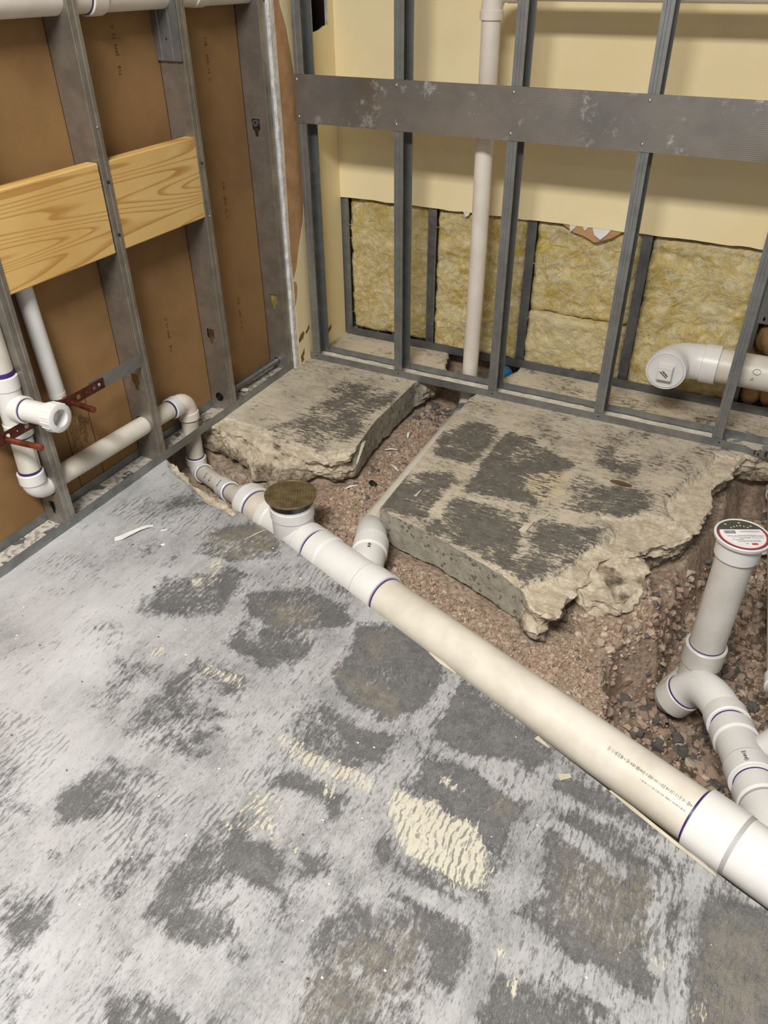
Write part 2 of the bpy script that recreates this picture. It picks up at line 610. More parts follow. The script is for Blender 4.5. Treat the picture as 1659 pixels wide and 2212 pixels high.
M['tape_yellow'] = simple('yellow_fibre', S(172, 156, 84), S(128, 112, 52), 0.9, 0, 40, 0.004, 120)
M['brown_wrap'] = simple('brown_kraft_insulation', S(168, 134, 92), S(120, 92, 60), 0.9, 0, 9, 0.004, 30)


def wood():
    g = NT('yellow_pine')
    v = g.coord((1, 0.42, 6.5))
    w = g.noise(1.25, 1.5, 0.35, v, 0.1)
    lines = g.n('ShaderNodeMath', operation='FRACT')
    g.link(g.math('MULTIPLY', w, 27.0), lines.inputs[0])
    late = g.math('MULTIPLY', g.ramp(lines.outputs[0], 0.55, 0.92), g.ramp(lines.outputs[0], 1.0, 0.94))
    fibre = g.noise(1.0, 5, 0.7, g.coord((90, 8, 320)))
    col = g.mix(g.ramp(g.noise(3, 3, 0.5), 0.3, 0.7), S(228, 192, 124), S(216, 174, 102))
    col = g.mix(g.math('MULTIPLY', late, 0.85), col, S(186, 134, 68))
    col = g.mix(g.math('MULTIPLY', g.ramp(fibre, 0.5, 0.75), 0.35), col, S(240, 214, 156))
    g.bump(fibre, 0.2, 0.001)
    return g.out(col, 0.62)


M['wood'] = wood()


def fibreglass():
    g = NT('yellow_fibreglass')
    v = g.coord((1, 1, 1))
    a = g.ramp(g.noise(5, 5, 0.6, v, 1.2), 0.36, 0.64)
    b = g.ramp(g.noise(17, 7, 0.68, v, 2.2), 0.42, 0.68)
    col = g.mix(a, S(246, 224, 162), S(224, 197, 114))
    col = g.mix(b, col, S(255, 244, 208))
    col = g.mix(g.ramp(g.noise(11, 5, 0.7, v, 1.5), 0.6, 0.72), col, S(196, 166, 96))
    col = g.mix(g.math('MULTIPLY', g.attr('pale'), 0.8), col, S(250, 234, 190))
    spot = g.math('MULTIPLY', g.ramp(g.noise(6.5, 4, 0.6, v, 1.0), 0.60, 0.70), 0.7)
    col = g.mix(spot, col, S(214, 186, 48))
    g.bump(g.math('ADD', g.noise(16, 9, 0.68, v, 2.6), g.math('MULTIPLY', g.noise(90, 5, 0.7, v, 2.0), 0.22)), 0.9, 0.022)
    return g.out(col, 0.95, 0, 0.1)


M['fibreglass'] = fibreglass()
M['fibre'] = simple('loose_glass_fibre', S(240, 222, 160), S(214, 190, 110), 0.8)

# ------------------------------------------------------------------ residue traced in plan
# patches of thinset residue, traced in plan (metres)
DARK = [(0.75,[(0.375, -1.406), (0.578, -1.285), (0.632, -1.35), (0.615, -1.464), (0.538, -1.512), (0.427, -1.511)]),
(0.9,[(0.363, -1.187), (0.459, -1.075), (0.605, -1.116), (0.627, -1.183), (0.532, -1.254), (0.393, -1.277)]),
(0.9,[(0.636, -1.347), (0.778, -1.236), (0.892, -1.278), (0.956, -1.311), (0.943, -1.334), (0.821, -1.414), (0.767, -1.433), (0.678, -1.414)]),
(0.9,[(0.676, -1.469), (0.707, -1.427), (0.73, -1.479), (0.831, -1.48), (0.765, -1.554), (0.713, -1.539)]),
(1,[(0.828, -1.523), (0.861, -1.506), (0.868, -1.526), (0.838, -1.538)]),
(0.95,[(0.957, -1.311), (1.046, -1.259), (1.16, -1.305), (1.219, -1.359), (1.234, -1.442), (1.194, -1.535), (1.163, -1.551), (1.118, -1.551), (1.033, -1.543), (0.984, -1.492), (0.978, -1.381)]),
(1,[(0.993, -1.635), (1.013, -1.59), (1.055, -1.583), (1.026, -1.611), (1.009, -1.641)]),
(0.95,[(1.065, -1.591), (1.142, -1.588), (1.156, -1.633), (1.117, -1.653), (1.079, -1.626)]),
(1,[(0.706, -1.821), (0.779, -1.811), (0.837, -1.808), (0.893, -1.78), (0.898, -1.796), (0.84, -1.819), (0.785, -1.834), (0.731, -1.835)]),
(0.55,[(0.683, -1.756), (0.851, -1.656), (0.893, -1.707), (0.796, -1.756), (0.708, -1.786)]),
(0.6,[(0.474, -1.692), (0.557, -1.659), (0.611, -1.735), (0.61, -1.778), (0.535, -1.741)]),
(0.75,[(0.655, -2.011), (0.669, -1.937), (0.742, -1.937), (0.823, -1.955), (0.853, -1.995), (0.771, -2.037), (0.711, -2.088), (0.691, -2.092)]),
(0.85,[(1.012, -1.795), (1.065, -1.749), (1.188, -1.77), (1.199, -1.798), (1.147, -1.813), (1.09, -1.807), (1.014, -1.823)]),
(0.95,[(1.018, -1.978), (1.032, -1.933), (1.12, -1.926), (1.153, -1.991), (1.098, -2.008), (1.031, -2.011)]),
(0.85,[(1.011, -2.12), (1.036, -2.076), (1.104, -2.062), (1.147, -2.098), (1.115, -2.147), (1.029, -2.149)]),
(0.9,[(1.005, -2.252), (1.071, -2.222), (1.155, -2.237), (1.167, -2.265), (1.039, -2.331), (1.026, -2.302)]),
(1,[(1.276, -1.824), (1.294, -1.795), (1.319, -1.837), (1.302, -1.862), (1.271, -1.846)]),
(0.7,[(1.291, -2.07), (1.309, -2.016), (1.355, -1.954), (1.411, -1.921), (1.463, -1.976), (1.479, -2.057), (1.501, -2.095), (1.309, -2.193), (1.301, -2.162)]),
(0.95,[(1.153, -1.796), (1.19, -1.77), (1.204, -1.824), (1.171, -1.836)]),
(0.8,[(1.156, -1.902), (1.208, -1.87), (1.238, -1.911), (1.184, -1.938)]),
(0.65,[(0.734, -2.236), (0.816, -2.178), (0.848, -2.227), (0.827, -2.284), (0.765, -2.293)]),
(0.9,[(0.976, -2.208), (0.987, -2.189), (1.006, -2.203), (0.99, -2.221)]),
(0.95,[(1.251, -1.366), (1.384, -1.41), (1.504, -1.464), (1.525, -1.48), (1.502, -1.547), (1.45, -1.536), (1.384, -1.545), (1.285, -1.556), (1.254, -1.475)]),
(1,[(1.261, -1.594), (1.327, -1.58), (1.454, -1.6), (1.503, -1.604), (1.508, -1.647), (1.485, -1.711), (1.504, -1.773), (1.477, -1.762), (1.423, -1.717), (1.383, -1.71), (1.315, -1.689), (1.269, -1.688), (1.269, -1.634)]),
(0.9,[(1.551, -1.522), (1.651, -1.495), (1.819, -1.537), (1.824, -1.565), (1.739, -1.577), (1.629, -1.568), (1.56, -1.552)]),
(1,[(1.565, -1.612), (1.637, -1.597), (1.678, -1.608), (1.663, -1.632), (1.604, -1.651), (1.581, -1.708), (1.606, -1.758), (1.58, -1.757), (1.565, -1.671)]),
(0.68,[(1.584, -1.653), (1.674, -1.607), (1.809, -1.614), (1.811, -1.669), (1.822, -1.779), (1.807, -1.861), (1.76, -1.873), (1.667, -1.857), (1.584, -1.837), (1.581, -1.761)]),
(1,[(1.579, -1.835), (1.616, -1.84), (1.673, -1.864), (1.736, -1.857), (1.807, -1.861), (1.807, -1.842), (1.691, -1.841), (1.614, -1.822)]),
(0.95,[(1.845, -1.622), (1.958, -1.622), (2.005, -1.632), (2.039, -1.848), (1.881, -1.901), (1.844, -1.768), (1.861, -1.677)]),
(0.9,[(1.461, -1.972), (1.498, -1.881), (1.519, -1.955), (1.482, -2.019), (1.479, -2.057)]),
(0.95,[(1.622, -1.911), (1.678, -1.907), (1.73, -1.909), (1.772, -1.922), (1.738, -1.94), (1.659, -1.913)]),
(0.9,[(1.579, -2.02), (1.579, -1.954), (1.59, -1.94), (1.607, -1.964), (1.603, -2.021)]),
(1,[(1.335, -1.843), (1.402, -1.838), (1.46, -1.85), (1.472, -1.858), (1.431, -1.862), (1.353, -1.858)]),
(0.7,[(0.832, -1.29), (0.906, -1.253), (0.928, -1.318), (0.859, -1.335)]),
(0.9,[(1.807, -1.697), (1.824, -1.669), (1.836, -1.761), (1.817, -1.78)]),
(0.6,[(0.495, -2.03), (0.529, -2.019), (0.575, -2.07), (0.536, -2.065)]),
(0.55,[(0.554, -2.08), (0.617, -2.066), (0.654, -2.088), (0.604, -2.102)]),
(0.5,[(0.336, -1.598), (0.406, -1.573), (0.431, -1.616), (0.373, -1.636)]),
(0.6,[(0.719, -2.131), (0.759, -2.106), (0.768, -2.137), (0.737, -2.153)]),
(0.7,[(0.834, -2.134), (0.844, -2.109), (0.859, -2.136), (0.833, -2.156)]),
(0.8,[(0.894, -2.052), (0.916, -2.026), (0.924, -2.048), (0.913, -2.074)]),
(0.9,[(0.969, -2.075), (0.967, -2.046), (0.984, -2.086), (0.976, -2.096)]),
(1,[(0.756, -0.319), (0.823, -0.206), (1.062, -0.225), (1.235, -0.336), (1.207, -0.618), (1.086, -0.633), (0.962, -0.652), (0.935, -0.485), (0.801, -0.483)]),
(1,[(0.745, -0.631), (0.901, -0.553), (0.933, -0.841), (0.798, -0.827), (0.762, -0.787)]),
(0.9,[(0.96, -0.668), (1.209, -0.69), (1.424, -0.636), (1.373, -0.817), (1.369, -0.853), (1.277, -0.958), (1.187, -0.944), (0.946, -0.875)]),
(0.85,[(1.258, -0.391), (1.502, -0.398), (1.525, -0.475), (1.448, -0.554), (1.276, -0.614)]),
(0.55,[(1.273, -0.265), (1.308, -0.142), (1.431, -0.206), (1.435, -0.303), (1.299, -0.304)]),
(0.8,[(0.162, -0.587), (0.236, -0.481), (0.236, -0.365), (0.287, -0.264), (0.222, -0.217), (0.239, -0.127), (0.348, -0.119), (0.488, -0.117), (0.483, -0.371), (0.51, -0.507), (0.467, -0.642), (0.282, -0.619)])]
CREAM = [(0.55, [(1.113, -0.479), (1.239, -0.353), (1.257, -0.497), (1.22, -0.641), (1.182, -0.591)]),
(1,[(1.254, -1.708), (1.323, -1.696), (1.423, -1.717), (1.481, -1.76), (1.508, -1.818), (1.479, -1.832), (1.404, -1.823), (1.302, -1.804), (1.26, -1.761)]),
(0.8,[(0.972, -1.701), (1.203, -1.703), (1.226, -1.745), (1.112, -1.738), (0.983, -1.728)]),
(0.7,[(0.687, -1.61), (0.816, -1.599), (0.831, -1.637), (0.714, -1.636)]),
(0.6,[(0.989, -1.842), (1.064, -1.832), (1.064, -1.888), (1.018, -1.884)]),
(0.8,[(1.554, -1.888), (1.611, -1.929), (1.621, -1.96), (1.57, -1.907)]),
(0.6,[(0.982, -1.91), (1.096, -1.886), (1.149, -1.902), (1.032, -1.918)]),
(0.7,[(1.121, -1.769), (1.141, -1.747), (1.158, -1.786), (1.137, -1.797)]),
(1,[(1.804, -1.801), (1.824, -1.789), (1.827, -1.804), (1.808, -1.815)]),
(1,[(1.87, -1.848), (1.888, -1.831), (1.894, -1.847), (1.875, -1.861)]),
(0.5,[(0.496, -1.365), (0.511, -1.303), (0.544, -1.33), (0.509, -1.401)]),
(1.3,[(0.463, -1.293), (0.486, -1.259), (0.516, -1.289), (0.49, -1.318)]),
(1.5,[(0.475, -1.382), (0.49, -1.368), (0.508, -1.391), (0.487, -1.397)]),
(1.3,[(0.547, -1.612), (0.56, -1.593), (0.583, -1.62), (0.563, -1.63)]),
(1.2,[(1.331, -1.638), (1.341, -1.627), (1.352, -1.652), (1.34, -1.658)]),
(1.2,[(1.363, -1.658), (1.376, -1.648), (1.377, -1.663), (1.369, -1.667)])]
BROWN = [(0.8,[(0.384, -1.202), (0.491, -1.072), (0.605, -1.116), (0.563, -1.22), (0.463, -1.244)]),
(0.8,[(0.721, -1.365), (0.816, -1.298), (0.862, -1.362), (0.782, -1.412)]),
(0.8,[(1.0, -1.486), (1.156, -1.478), (1.191, -1.528), (1.111, -1.539)]),
(0.5,[(0.997, -1.341), (1.056, -1.302), (1.075, -1.39), (1.025, -1.415)]),
(0.5,[(1.291, -2.07), (1.359, -1.961), (1.416, -1.931), (1.479, -2.057), (1.301, -2.162)]),
(0.5,[(1.607, -1.665), (1.794, -1.636), (1.811, -1.766), (1.716, -1.831), (1.613, -1.814)]),
(0.5,[(1.863, -1.686), (1.961, -1.654), (2.008, -1.864), (1.88, -1.867)]),
(0.6,[(1.438, -1.627), (1.493, -1.616), (1.491, -1.664), (1.447, -1.675)])]
BANDS = [[(1.247, -1.353), (1.26, -1.528), (1.263, -1.595), (1.281, -1.792), (1.265, -1.875)],
[(1.285, -1.584), (1.407, -1.599), (1.536, -1.629), (1.709, -1.669)],
[(1.536, -1.629), (1.532, -1.779), (1.542, -1.877)],
[(1.785, -1.651), (1.805, -1.798)],
[(1.543, -1.845), (1.691, -1.885), (1.813, -1.928)],
[(0.929, -1.429), (0.871, -1.622), (0.901, -1.88)],
[(0.96, -0.218), (0.947, -0.514), (0.928, -0.872)],
[(0.948, -0.66), (1.198, -0.639), (1.439, -0.641)],
[(1.243, -0.367), (1.215, -0.644), (1.234, -0.872)],
[(1.243, -0.367), (1.487, -0.326)],
[(0.848, -1.47), (1.087, -1.573), (1.195, -1.603)]]
SPALL = [[(-0.013, -0.894), (0.046, -0.911), (0.146, -0.975), (0.237, -1.005), (0.319, -1.028), (0.402, -1.055), (0.397, -1.071), (0.291, -1.058), (0.21, -1.025), (0.135, -0.996), (0.047, -0.946)],
[(1.284, -0.999), (1.324, -0.934), (1.374, -0.85), (1.372, -0.815), (1.406, -0.736), (1.439, -0.669), (1.443, -0.627), (1.567, -0.644), (1.484, -0.709), (1.463, -0.792), (1.43, -0.928), (1.411, -1.058), (1.34, -1.046)],
[(1.388, -0.584), (1.511, -0.509), (1.615, -0.528), (1.653, -0.55), (1.567, -0.644), (1.512, -0.71), (1.444, -0.691), (1.443, -0.627)],
[(1.191, -0.955), (1.262, -0.955), (1.294, -1.007), (1.216, -0.971)],
[(1.586, -0.274), (1.649, -0.069), (1.727, -0.046), (1.699, -0.276), (1.692, -0.419), (1.645, -0.546), (1.584, -0.499), (1.553, -0.406)],
[(0.01, -0.593), (0.165, -0.593), (0.285, -0.625), (0.41, -0.647), (0.472, -0.65), (0.527, -0.575), (0.551, -0.528), (0.616, -0.631), (0.534, -0.767), (0.383, -0.811), (0.033, -0.75)]]
MAIN_EDGE = [(-0.041, -0.908), (0.013, -0.908), (0.046, -0.911), (0.146, -0.975), (0.237, -1.005), (0.281, -1.027), (0.319, -1.028), (0.402, -1.055)]
SLAB1_TOP = [(0.505, -0.019), (0.508, -0.155), (0.51, -0.357), (0.535, -0.543), (0.532, -0.583), (0.478, -0.66), (0.424, -0.67), (0.306, -0.657), (0.19, -0.629), (0.101, -0.625), (0.027, -0.635), (-0.019, -0.684)]
SLAB1_BOT = [(0.522, 0.023), (0.527, -0.126), (0.532, -0.342), (0.524, -0.509), (0.533, -0.569), (0.513, -0.616), (0.414, -0.655), (0.379, -0.705), (0.256, -0.75), (0.135, -0.692), (0.011, -0.664), (-0.103, -0.627)]
SLAB2_TOP = [(0.751, -0.043), (0.767, -0.49), (0.78, -0.847), (0.986, -0.895), (1.187, -0.962), (1.284, -0.999), (1.348, -1.054), (1.382, -1.063), (1.392, -1.042), (1.416, -0.923), (1.437, -0.796), (1.484, -0.709), (1.513, -0.714), (1.567, -0.644), (1.641, -0.556), (1.68, -0.412), (1.674, -0.265), (1.702, -0.139), (1.723, -0.061), (1.738, -0.021)]
SLAB2_BOT = [(0.745, -0.027), (0.762, -0.475), (0.772, -0.835), (0.947, -0.892), (1.156, -0.96), (1.272, -0.992), (1.353, -1.017), (1.372, -1.015), (1.396, -0.946), (1.427, -0.846), (1.444, -0.76), (1.495, -0.664), (1.524, -0.666), (1.582, -0.596), (1.654, -0.511), (1.694, -0.374), (1.688, -0.237), (1.721, -0.1), (1.747, -0.008), (1.764, 0.034)]
# ------------------------------------------------------------------ concrete floor and the two remaining blocks
TH = 0.105


def marks(P):
    """residue masks at plan positions P"""
    W = P + 0.022 * np.column_stack([fbm(P, 11, 4, 3), fbm(P, 11, 4, 9)]) + 0.006 * np.column_stack([fbm(P, 60, 2, 5), fbm(P, 60, 2, 6)])
    out = {}
    for nm, lst, soft in (('dark', DARK, 0.022), ('cream', CREAM, 0.014), ('brown', BROWN, 0.03)):
        v = np.zeros(len(P))
        for w, poly in lst:
            q = np.asarray(poly)
            lo, hi = q.min(0) - 0.05, q.max(0) + 0.05
            k = np.where((W > lo).all(1) & (W < hi).all(1))[0]
            if len(k):
                ws = w * (0.82 if nm == 'dark' and q[:, 1].min() > -1.0 else 1.0)
                v[k] = np.maximum(v[k], ws * smooth(poly_sd(W[k], q), -soft, soft))
        out[nm] = v
    sp = np.zeros(len(P))
    for poly in SPALL:
        sp = np.maximum(sp, smooth(poly_sd(W, poly), -0.008, 0.010))
    out['spall'] = sp
    b = np.zeros(len(P))
    for l in BANDS:
        b = np.maximum(b, 1 - smooth(line_d(W, l), 0.006, 0.024))
    out['dark'] = out['dark'] * (1 - 0.85 * b)
    s = P[:, 0] + 0.55 * (P[:, 1] + 2.37)
    left = 1 - smooth(s, 0.6, 1.75)
    back = np.maximum(np.maximum(smooth(P[:, 1], -0.13, 0.0), 1.6 * (P[:, 1] > 0.05)) * (P[:, 0] > -0.05), (1 - smooth(P[:, 0], 0.02, 0.22)) * smooth(P[:, 1], -1.5, -1.2))
    out['pale'] = np.clip(np.maximum(left, 0.9 * back) * (0.5 + 0.9 * fbm(P, 5, 3, 21)) + 0.25 * fbm(P, 9, 3, 31), 0, 1)
    out['low'] = np.zeros(len(P))
    right = smooth(s, 1.5, 2.1)
    gx = np.abs((W[:, 0] - 0.935) / 0.305 - np.round((W[:, 0] - 0.935) / 0.305)) * 0.305
    gy = np.abs((W[:, 1] + 0.645) / 0.305 - np.round((W[:, 1] + 0.645) / 0.305)) * 0.305
    tile = smooth(np.minimum(gx, gy), 0.008, 0.045) * (P[:, 1] < -0.88) * smooth(s, 0.35, 1.3)
    out['dark'] = np.maximum(out['dark'], tile * np.clip(0.24 + 1.7 * fbm(P, 9, 5, 45), 0, 0.8))
    comb = np.clip(3.0 * fbm(P, 6, 3, 51) - 0.05, 0, 1) * (0.4 + 0.6 * smooth(np.minimum(gx, gy), 0.0, 0.05))
    out['comb'] = np.maximum(comb, 0.9 * (out['cream'] > 0.3) * (P[:, 1] < -0.88)) * np.where(P[:, 1] < -0.88, 1, 0.45)
    out['dark'] = np.clip(0.86 * out['dark'] + smooth(s, 0.9, 1.9) * 0.06 + right * 0.10 + 0.14 * fbm(P, 6, 4, 41), 0, 1.2)
    return out


def slab(name, pts, mat, spacing, parent=None, z0=0.0, th=None, crumble=False, **props):
    """pts: (top x, top y, bottom x, bottom y, roughness) around the outline"""
    pts = np.asarray(pts, float)
    th = th or TH
    a = pts[:, :2]
    area2 = np.sum(a[:, 0] * np.roll(a[:, 1], -1) - np.roll(a[:, 0], -1) * a[:, 1])
    if area2 < 0:
        pts = pts[::-1]
    R = []
    for p, q in zip(pts, np.roll(pts, -1, 0)):
        n = max(1, int(np.hypot(*(q[:2] - p[:2])) / 0.008))
        for k in range(n):
            t = k / n
            r = p * (1 - t) + q * t
            R.append(r)
    R = np.array(R)
    T, B, W = R[:, :2].copy(), R[:, 2:4].copy(), R[:, 4]
    T += (W * 0.016)[:, None] * np.column_stack([fbm(T, 22, 4, 61), fbm(T, 22, 4, 71)])
    B += (W * 0.03)[:, None] * np.column_stack([fbm(T, 16, 4, 62), fbm(T, 16, 4, 72)])
    lo, hi = T.min(0), T.max(0)
    gx, gy = np.meshgrid(np.arange(lo[0], hi[0], spacing), np.arange(lo[1], hi[1], spacing))
    G = np.column_stack([gx.ravel(), gy.ravel()])
    G += RNG.uniform(-0.3, 0.3, G.shape) * spacing
    G = G[poly_sd(G, T) > spacing * 0.55]
    V2, F, _ = cdt_fill(T, G)

    def zt(P):
        m = marks(P)
        z = -m['spall'] * (0.010 + 0.014 * (0.5 + 0.5 * fbm(P, 18, 4, 81))) + 0.0012 * fbm(P, 30, 3, 91)
        if crumble:
            m['spall'][:] = 1
            z = z0 + 0.030 * fbm(P, 15, 5, 151) - 0.026 * np.abs(fbm(P, 9, 3, 152))
            m['low'] = smooth(-fbm(P, 15, 5, 151), -0.1, 0.35) * 0.7 - 0.25 * (P[:, 0] - T[:, 0].mean()) * 0.5 + 0.25 * (P[:, 1] - T[:, 1].mean())
            return z, m
        return np.minimum(z, 0.0008), m
    z, m = zt(V2)
    V = np.column_stack([V2, z])
    at = {k: list(m[k]) for k in m}
    at['cut'] = [0.0] * len(V)
    faces = [tuple(f) for f in F]
    zT, _ = zt(T)
    n, base, L = len(T), len(V), 14
    crev = []
    rings = []
    nrm = np.roll(T, -1, 0) - np.roll(T, 1, 0)
    nrm = np.column_stack([nrm[:, 1], -nrm[:, 0]]) / (np.linalg.norm(nrm, axis=1)[:, None] + 1e-9)
    for k in range(L + 1):
        f = k / L
        P = T * (1 - f) + B * f
        zz = zT * (1 - f) + (z0 - th) * f
        if 0 < k:
            q = np.column_stack([P, zz])
            qs = q * np.array([1, 1, 2.2])
            rid = 1 - 2.6 * np.abs(fbm(qs, 11, 4, 101))
            lip = -0.020 * np.exp(-((f - 0.42) / 0.16) ** 2) * smooth(fbm(q, 7, 2, 141), -0.3, 0.2)
            crev.append(np.clip(smooth(-rid, -0.5, 0.3) + smooth(-lip, 0.008, 0.02), 0, 1))  # recess mask: crevice shade is painted in with the dirt colour
            P = P + nrm * (W * (0.024 * rid - 0.010 + lip + 0.012 * fbm(q, 55, 3, 111)) + (1 - W) * 0.0015 * fbm(q, 60, 2, 5))[:, None]
            zz = zz + W * 0.010 * fbm(q, 30, 3, 121)
            if k == L:
                zz = zz - 0.012 * (0.5 + fbm(q, 20, 3, 131))
        rings.append(np.column_stack([P, zz]))
    V = np.vstack([V] + rings)
    for k in at:
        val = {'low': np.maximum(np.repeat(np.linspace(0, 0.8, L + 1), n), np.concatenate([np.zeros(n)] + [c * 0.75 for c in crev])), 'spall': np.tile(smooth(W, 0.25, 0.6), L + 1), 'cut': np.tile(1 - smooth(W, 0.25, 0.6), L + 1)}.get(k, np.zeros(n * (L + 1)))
        at[k] = np.concatenate([at[k], val])
    for k in range(L):
        for i in range(n):
            j = (i + 1) % n
            o = base + k * n
            faces.append((o + i, o + n + i, o + n + j, o + j))
    o = mesh(name, V, faces, mat, parent, attrs=at, **props)
    return o


edge = [(x, y, x + 0.012, y - 0.03, 0.8) for x, y in MAIN_EDGE[1:]]
main = [(-0.14, -0.905, -0.14, -0.93, 0.8)] + edge + [(0.50, -1.079, 0.50, -1.082, 0.3), (0.60, -1.112, 0.60, -1.114, 0.08), (2.7, -1.909, 2.7, -1.911, 0.08), (2.7, -2.95, 2.7, -2.95, 0), (-0.14, -2.95, -0.14, -2.95, 0)]
slab('floor', main, M['concrete'], 0.0085, kind='structure')

s1 = [(x, y, x, y, 0.0) for x, y in SLAB1_TOP[:4]]
s1 += [(t[0], t[1], b[0], b[1], 1.0) for t, b in zip(SLAB1_TOP[4:], SLAB1_BOT[4:])]
s1 += [(-0.14, -0.66, -0.14, -0.66, 0.6), (-0.14, 0.42, -0.14, 0.42, 0), (0.49, 0.42, 0.49, 0.42, 0), (0.504, 0.305, 0.50, 0.305, 0.8), (0.560, 0.15, 0.55, 0.15, 0.9), (0.535, 0.05, 0.53, 0.05, 0.8)]
slab('concrete_block', s1, M['concrete_x'], 0.0085, label='smaller sawn concrete floor block with a crumbled front lip, in the corner', category='slab')
s2 = [(x, y, x - 0.003, y, 0.0) for x, y in SLAB2_TOP[:6]]
s2 += [(x, y, x - 0.022, y + 0.012, 1.0) for x, y in SLAB2_TOP[6:]]
s2 += [(1.80, 0.035, 1.78, 0.04, 0.8), (2.7, 0.05, 2.7, 0.05, 0.5), (2.7, 0.42, 2.7, 0.42, 0), (0.84, 0.42, 0.84, 0.42, 0), (0.835, 0.25, 0.845, 0.25, 0.7), (0.79, 0.08, 0.80, 0.08, 0.7)]
slab('concrete_block', s2, M['concrete_x'], 0.0085, label='larger stained concrete floor block with a sawn front face and broken right side', category='slab')

# ------------------------------------------------------------------ soil in the trench and pit
PIT = [(1.50, -0.96), (1.535, -1.02), (1.548, -1.09), (1.597, -1.227), (1.64, -1.295), (1.725, -1.352), (1.80, -1.40), (2.8, -1.80), (2.8, 0.5), (1.74, 0.5), (1.735, 0.02), (1.715, -0.24), (1.688, -0.43), (1.656, -0.56), (1.645, -0.72), (1.64, -0.88), (1.59, -0.95)]
KNOB = [(1.395, -0.90), (1.41, -0.66), (1.476, -0.62), (1.57, -0.68), (1.632, -0.778), (1.638, -0.877), (1.594, -0.963), (1.562, -1.045), (1.513, -1.04), (1.458, -0.973)]
E0 = np.array([0.6, -1.111])


def ax(t, dz=0.0):
    """a point on the axis of the 4 inch main drain"""
    return Vector((0.6 + 0.935 * t + 0.0285, -1.111 - 0.356 * t + 0.0748, -0.038 + (t - 0.3) * 0.033 + dz))


def soil_z(P):
    z = -0.132 + 0.016 * fbm(P, 7, 4, 201) + 0.006 * fbm(P, 40, 3, 211)
    g = lambda cx, cy, r: np.exp(-((P[:, 0] - cx) ** 2 + (P[:, 1] - cy) ** 2) / r ** 2)
    z += 0.035 * g(0.68, -0.86, 0.09) + 0.03 * g(0.60, -0.70, 0.12)
    z -= 0.085 * g(0.02, -0.80, 0.13)
    z -= 0.05 * g(0.66, 0.12, 0.12)
    q = (P - E0) @ np.array([0.935, -0.356])
    off = (P - E0) @ np.array([0.356, 0.935])
    z += 0.03 * np.exp(-((off - 0.08) / 0.05) ** 2) * smooth(q, 0.2, 0.5)
    W = P + 0.02 * np.column_stack([fbm(P, 9, 4, 221), fbm(P, 9, 4, 231)])
    d = poly_sd(W, PIT)
    deep = 0.19 + 0.02 * fbm(P, 6, 3, 241) + 0.06 * g(1.80, -0.92, 0.16) - 0.07 * g(1.66, -1.06, 0.10) - 0.05 * smooth(P[:, 1], -0.45, 0.1)
    z -= deep * smooth(d, -0.012, 0.05)
    # knob of broken concrete and packed dirt left standing beside the block
    kd = poly_sd(W * 0.5 + P * 0.5, KNOB)
    kn = smooth(kd, -0.012, 0.03)
    far = np.clip((P[:, 0] - 1.42) * 0.5 - (P[:, 1] + 0.80) * 0.85, -0.1, 0.3)
    top = -0.045 - 0.22 * np.clip(far, 0, 0.3) + 0.020 * fbm(P, 13, 5, 251)
    z = z * (1 - kn) + np.maximum(z, top) * kn
    kn = kn * smooth(-far, -0.11, -0.04)
    under = np.maximum(np.maximum(poly_sd(P, [a[:2] for a in s1]), poly_sd(P, [a[:2] for a in s2])), poly_sd(P, [a[:2] for a in main]))
    u = smooth(under, 0.015, 0.06)
    z = z * (1 - u) + np.maximum(z, -0.101) * u
    out = np.maximum(smooth(-P[:, 0], 0.12, 0.2), smooth(P[:, 1], 0.36, 0.41))
    z = z * (1 - out) + np.maximum(z, -0.02) * out
    wall = np.exp(-(d / 0.03) ** 2)
    z += wall * 0.020 * fbm(P, 35, 3, 261)
    return z, d, kn


gx, gy = np.meshgrid(np.arange(-0.26, 2.75, 0.008), np.arange(-1.95, 0.404, 0.008))
P = np.column_stack([gx.ravel(), gy.ravel()])
zs, dpit, kn = soil_z(P)
zs += 0.004 * fbm(P, 110, 2, 271)
nx, ny = gx.shape[1], gx.shape[0]
idx = np.arange(nx * ny).reshape(ny, nx)
F = np.column_stack([idx[:-1, :-1].ravel(), idx[:-1, 1:].ravel(), idx[1:, 1:].ravel(), idx[1:, :-1].ravel()])
soil = mesh('trench_soil', np.column_stack([P, zs]), F, M['soil'], smooth_shade=False,
            attrs={'rock': np.clip(smooth(kn, 0.3, 0.7) * (0.85 + 0.5 * fbm(P, 12, 3, 281)), 0, 1), 'pit_tone': smooth(dpit, 0.04, 0.12)},
            label='reddish brown dirt and gravel bed of the pipe trench cut through the floor', category='soil')


def rock_mesh(seed):
    r = np.random.default_rng(seed)
    n = 15
    v = r.normal(size=(n, 3))
    v /= np.linalg.norm(v, axis=1)[:, None]
    v *= r.uniform(0.9, 1.1, (n, 1)) * np.array([1.0, r.uniform(0.7, 0.95), r.uniform(0.6, 0.85)])
    bm = bmesh.new()
    for p in v:
        bm.verts.new(p)
    bmesh.ops.convex_hull(bm, input=bm.verts)
    for vv in [q for q in bm.verts if not q.link_faces]:
        bm.verts.remove(vv)
    bmesh.ops.triangulate(bm, faces=bm.faces)
    me = bpy.data.meshes.new('stone')
    bm.to_mesh(me)
    bm.free()
    return me


kp = [(1.405, -0.885), (1.418, -0.71), (1.452, -0.672), (1.497, -0.662), (1.556, -0.715), (1.578, -0.80), (1.550, -0.885), (1.502, -0.925), (1.450, -0.925)]
SK = ['stone_a', 'stone_b', 'stone_c', 'stone_d']
ROCKS = {(m, k): rock_mesh(k * 7 + i) for i, m in enumerate(SK) for k in range(4)}
for (m, k), me in ROCKS.items():
    me.materials.append(M[m])


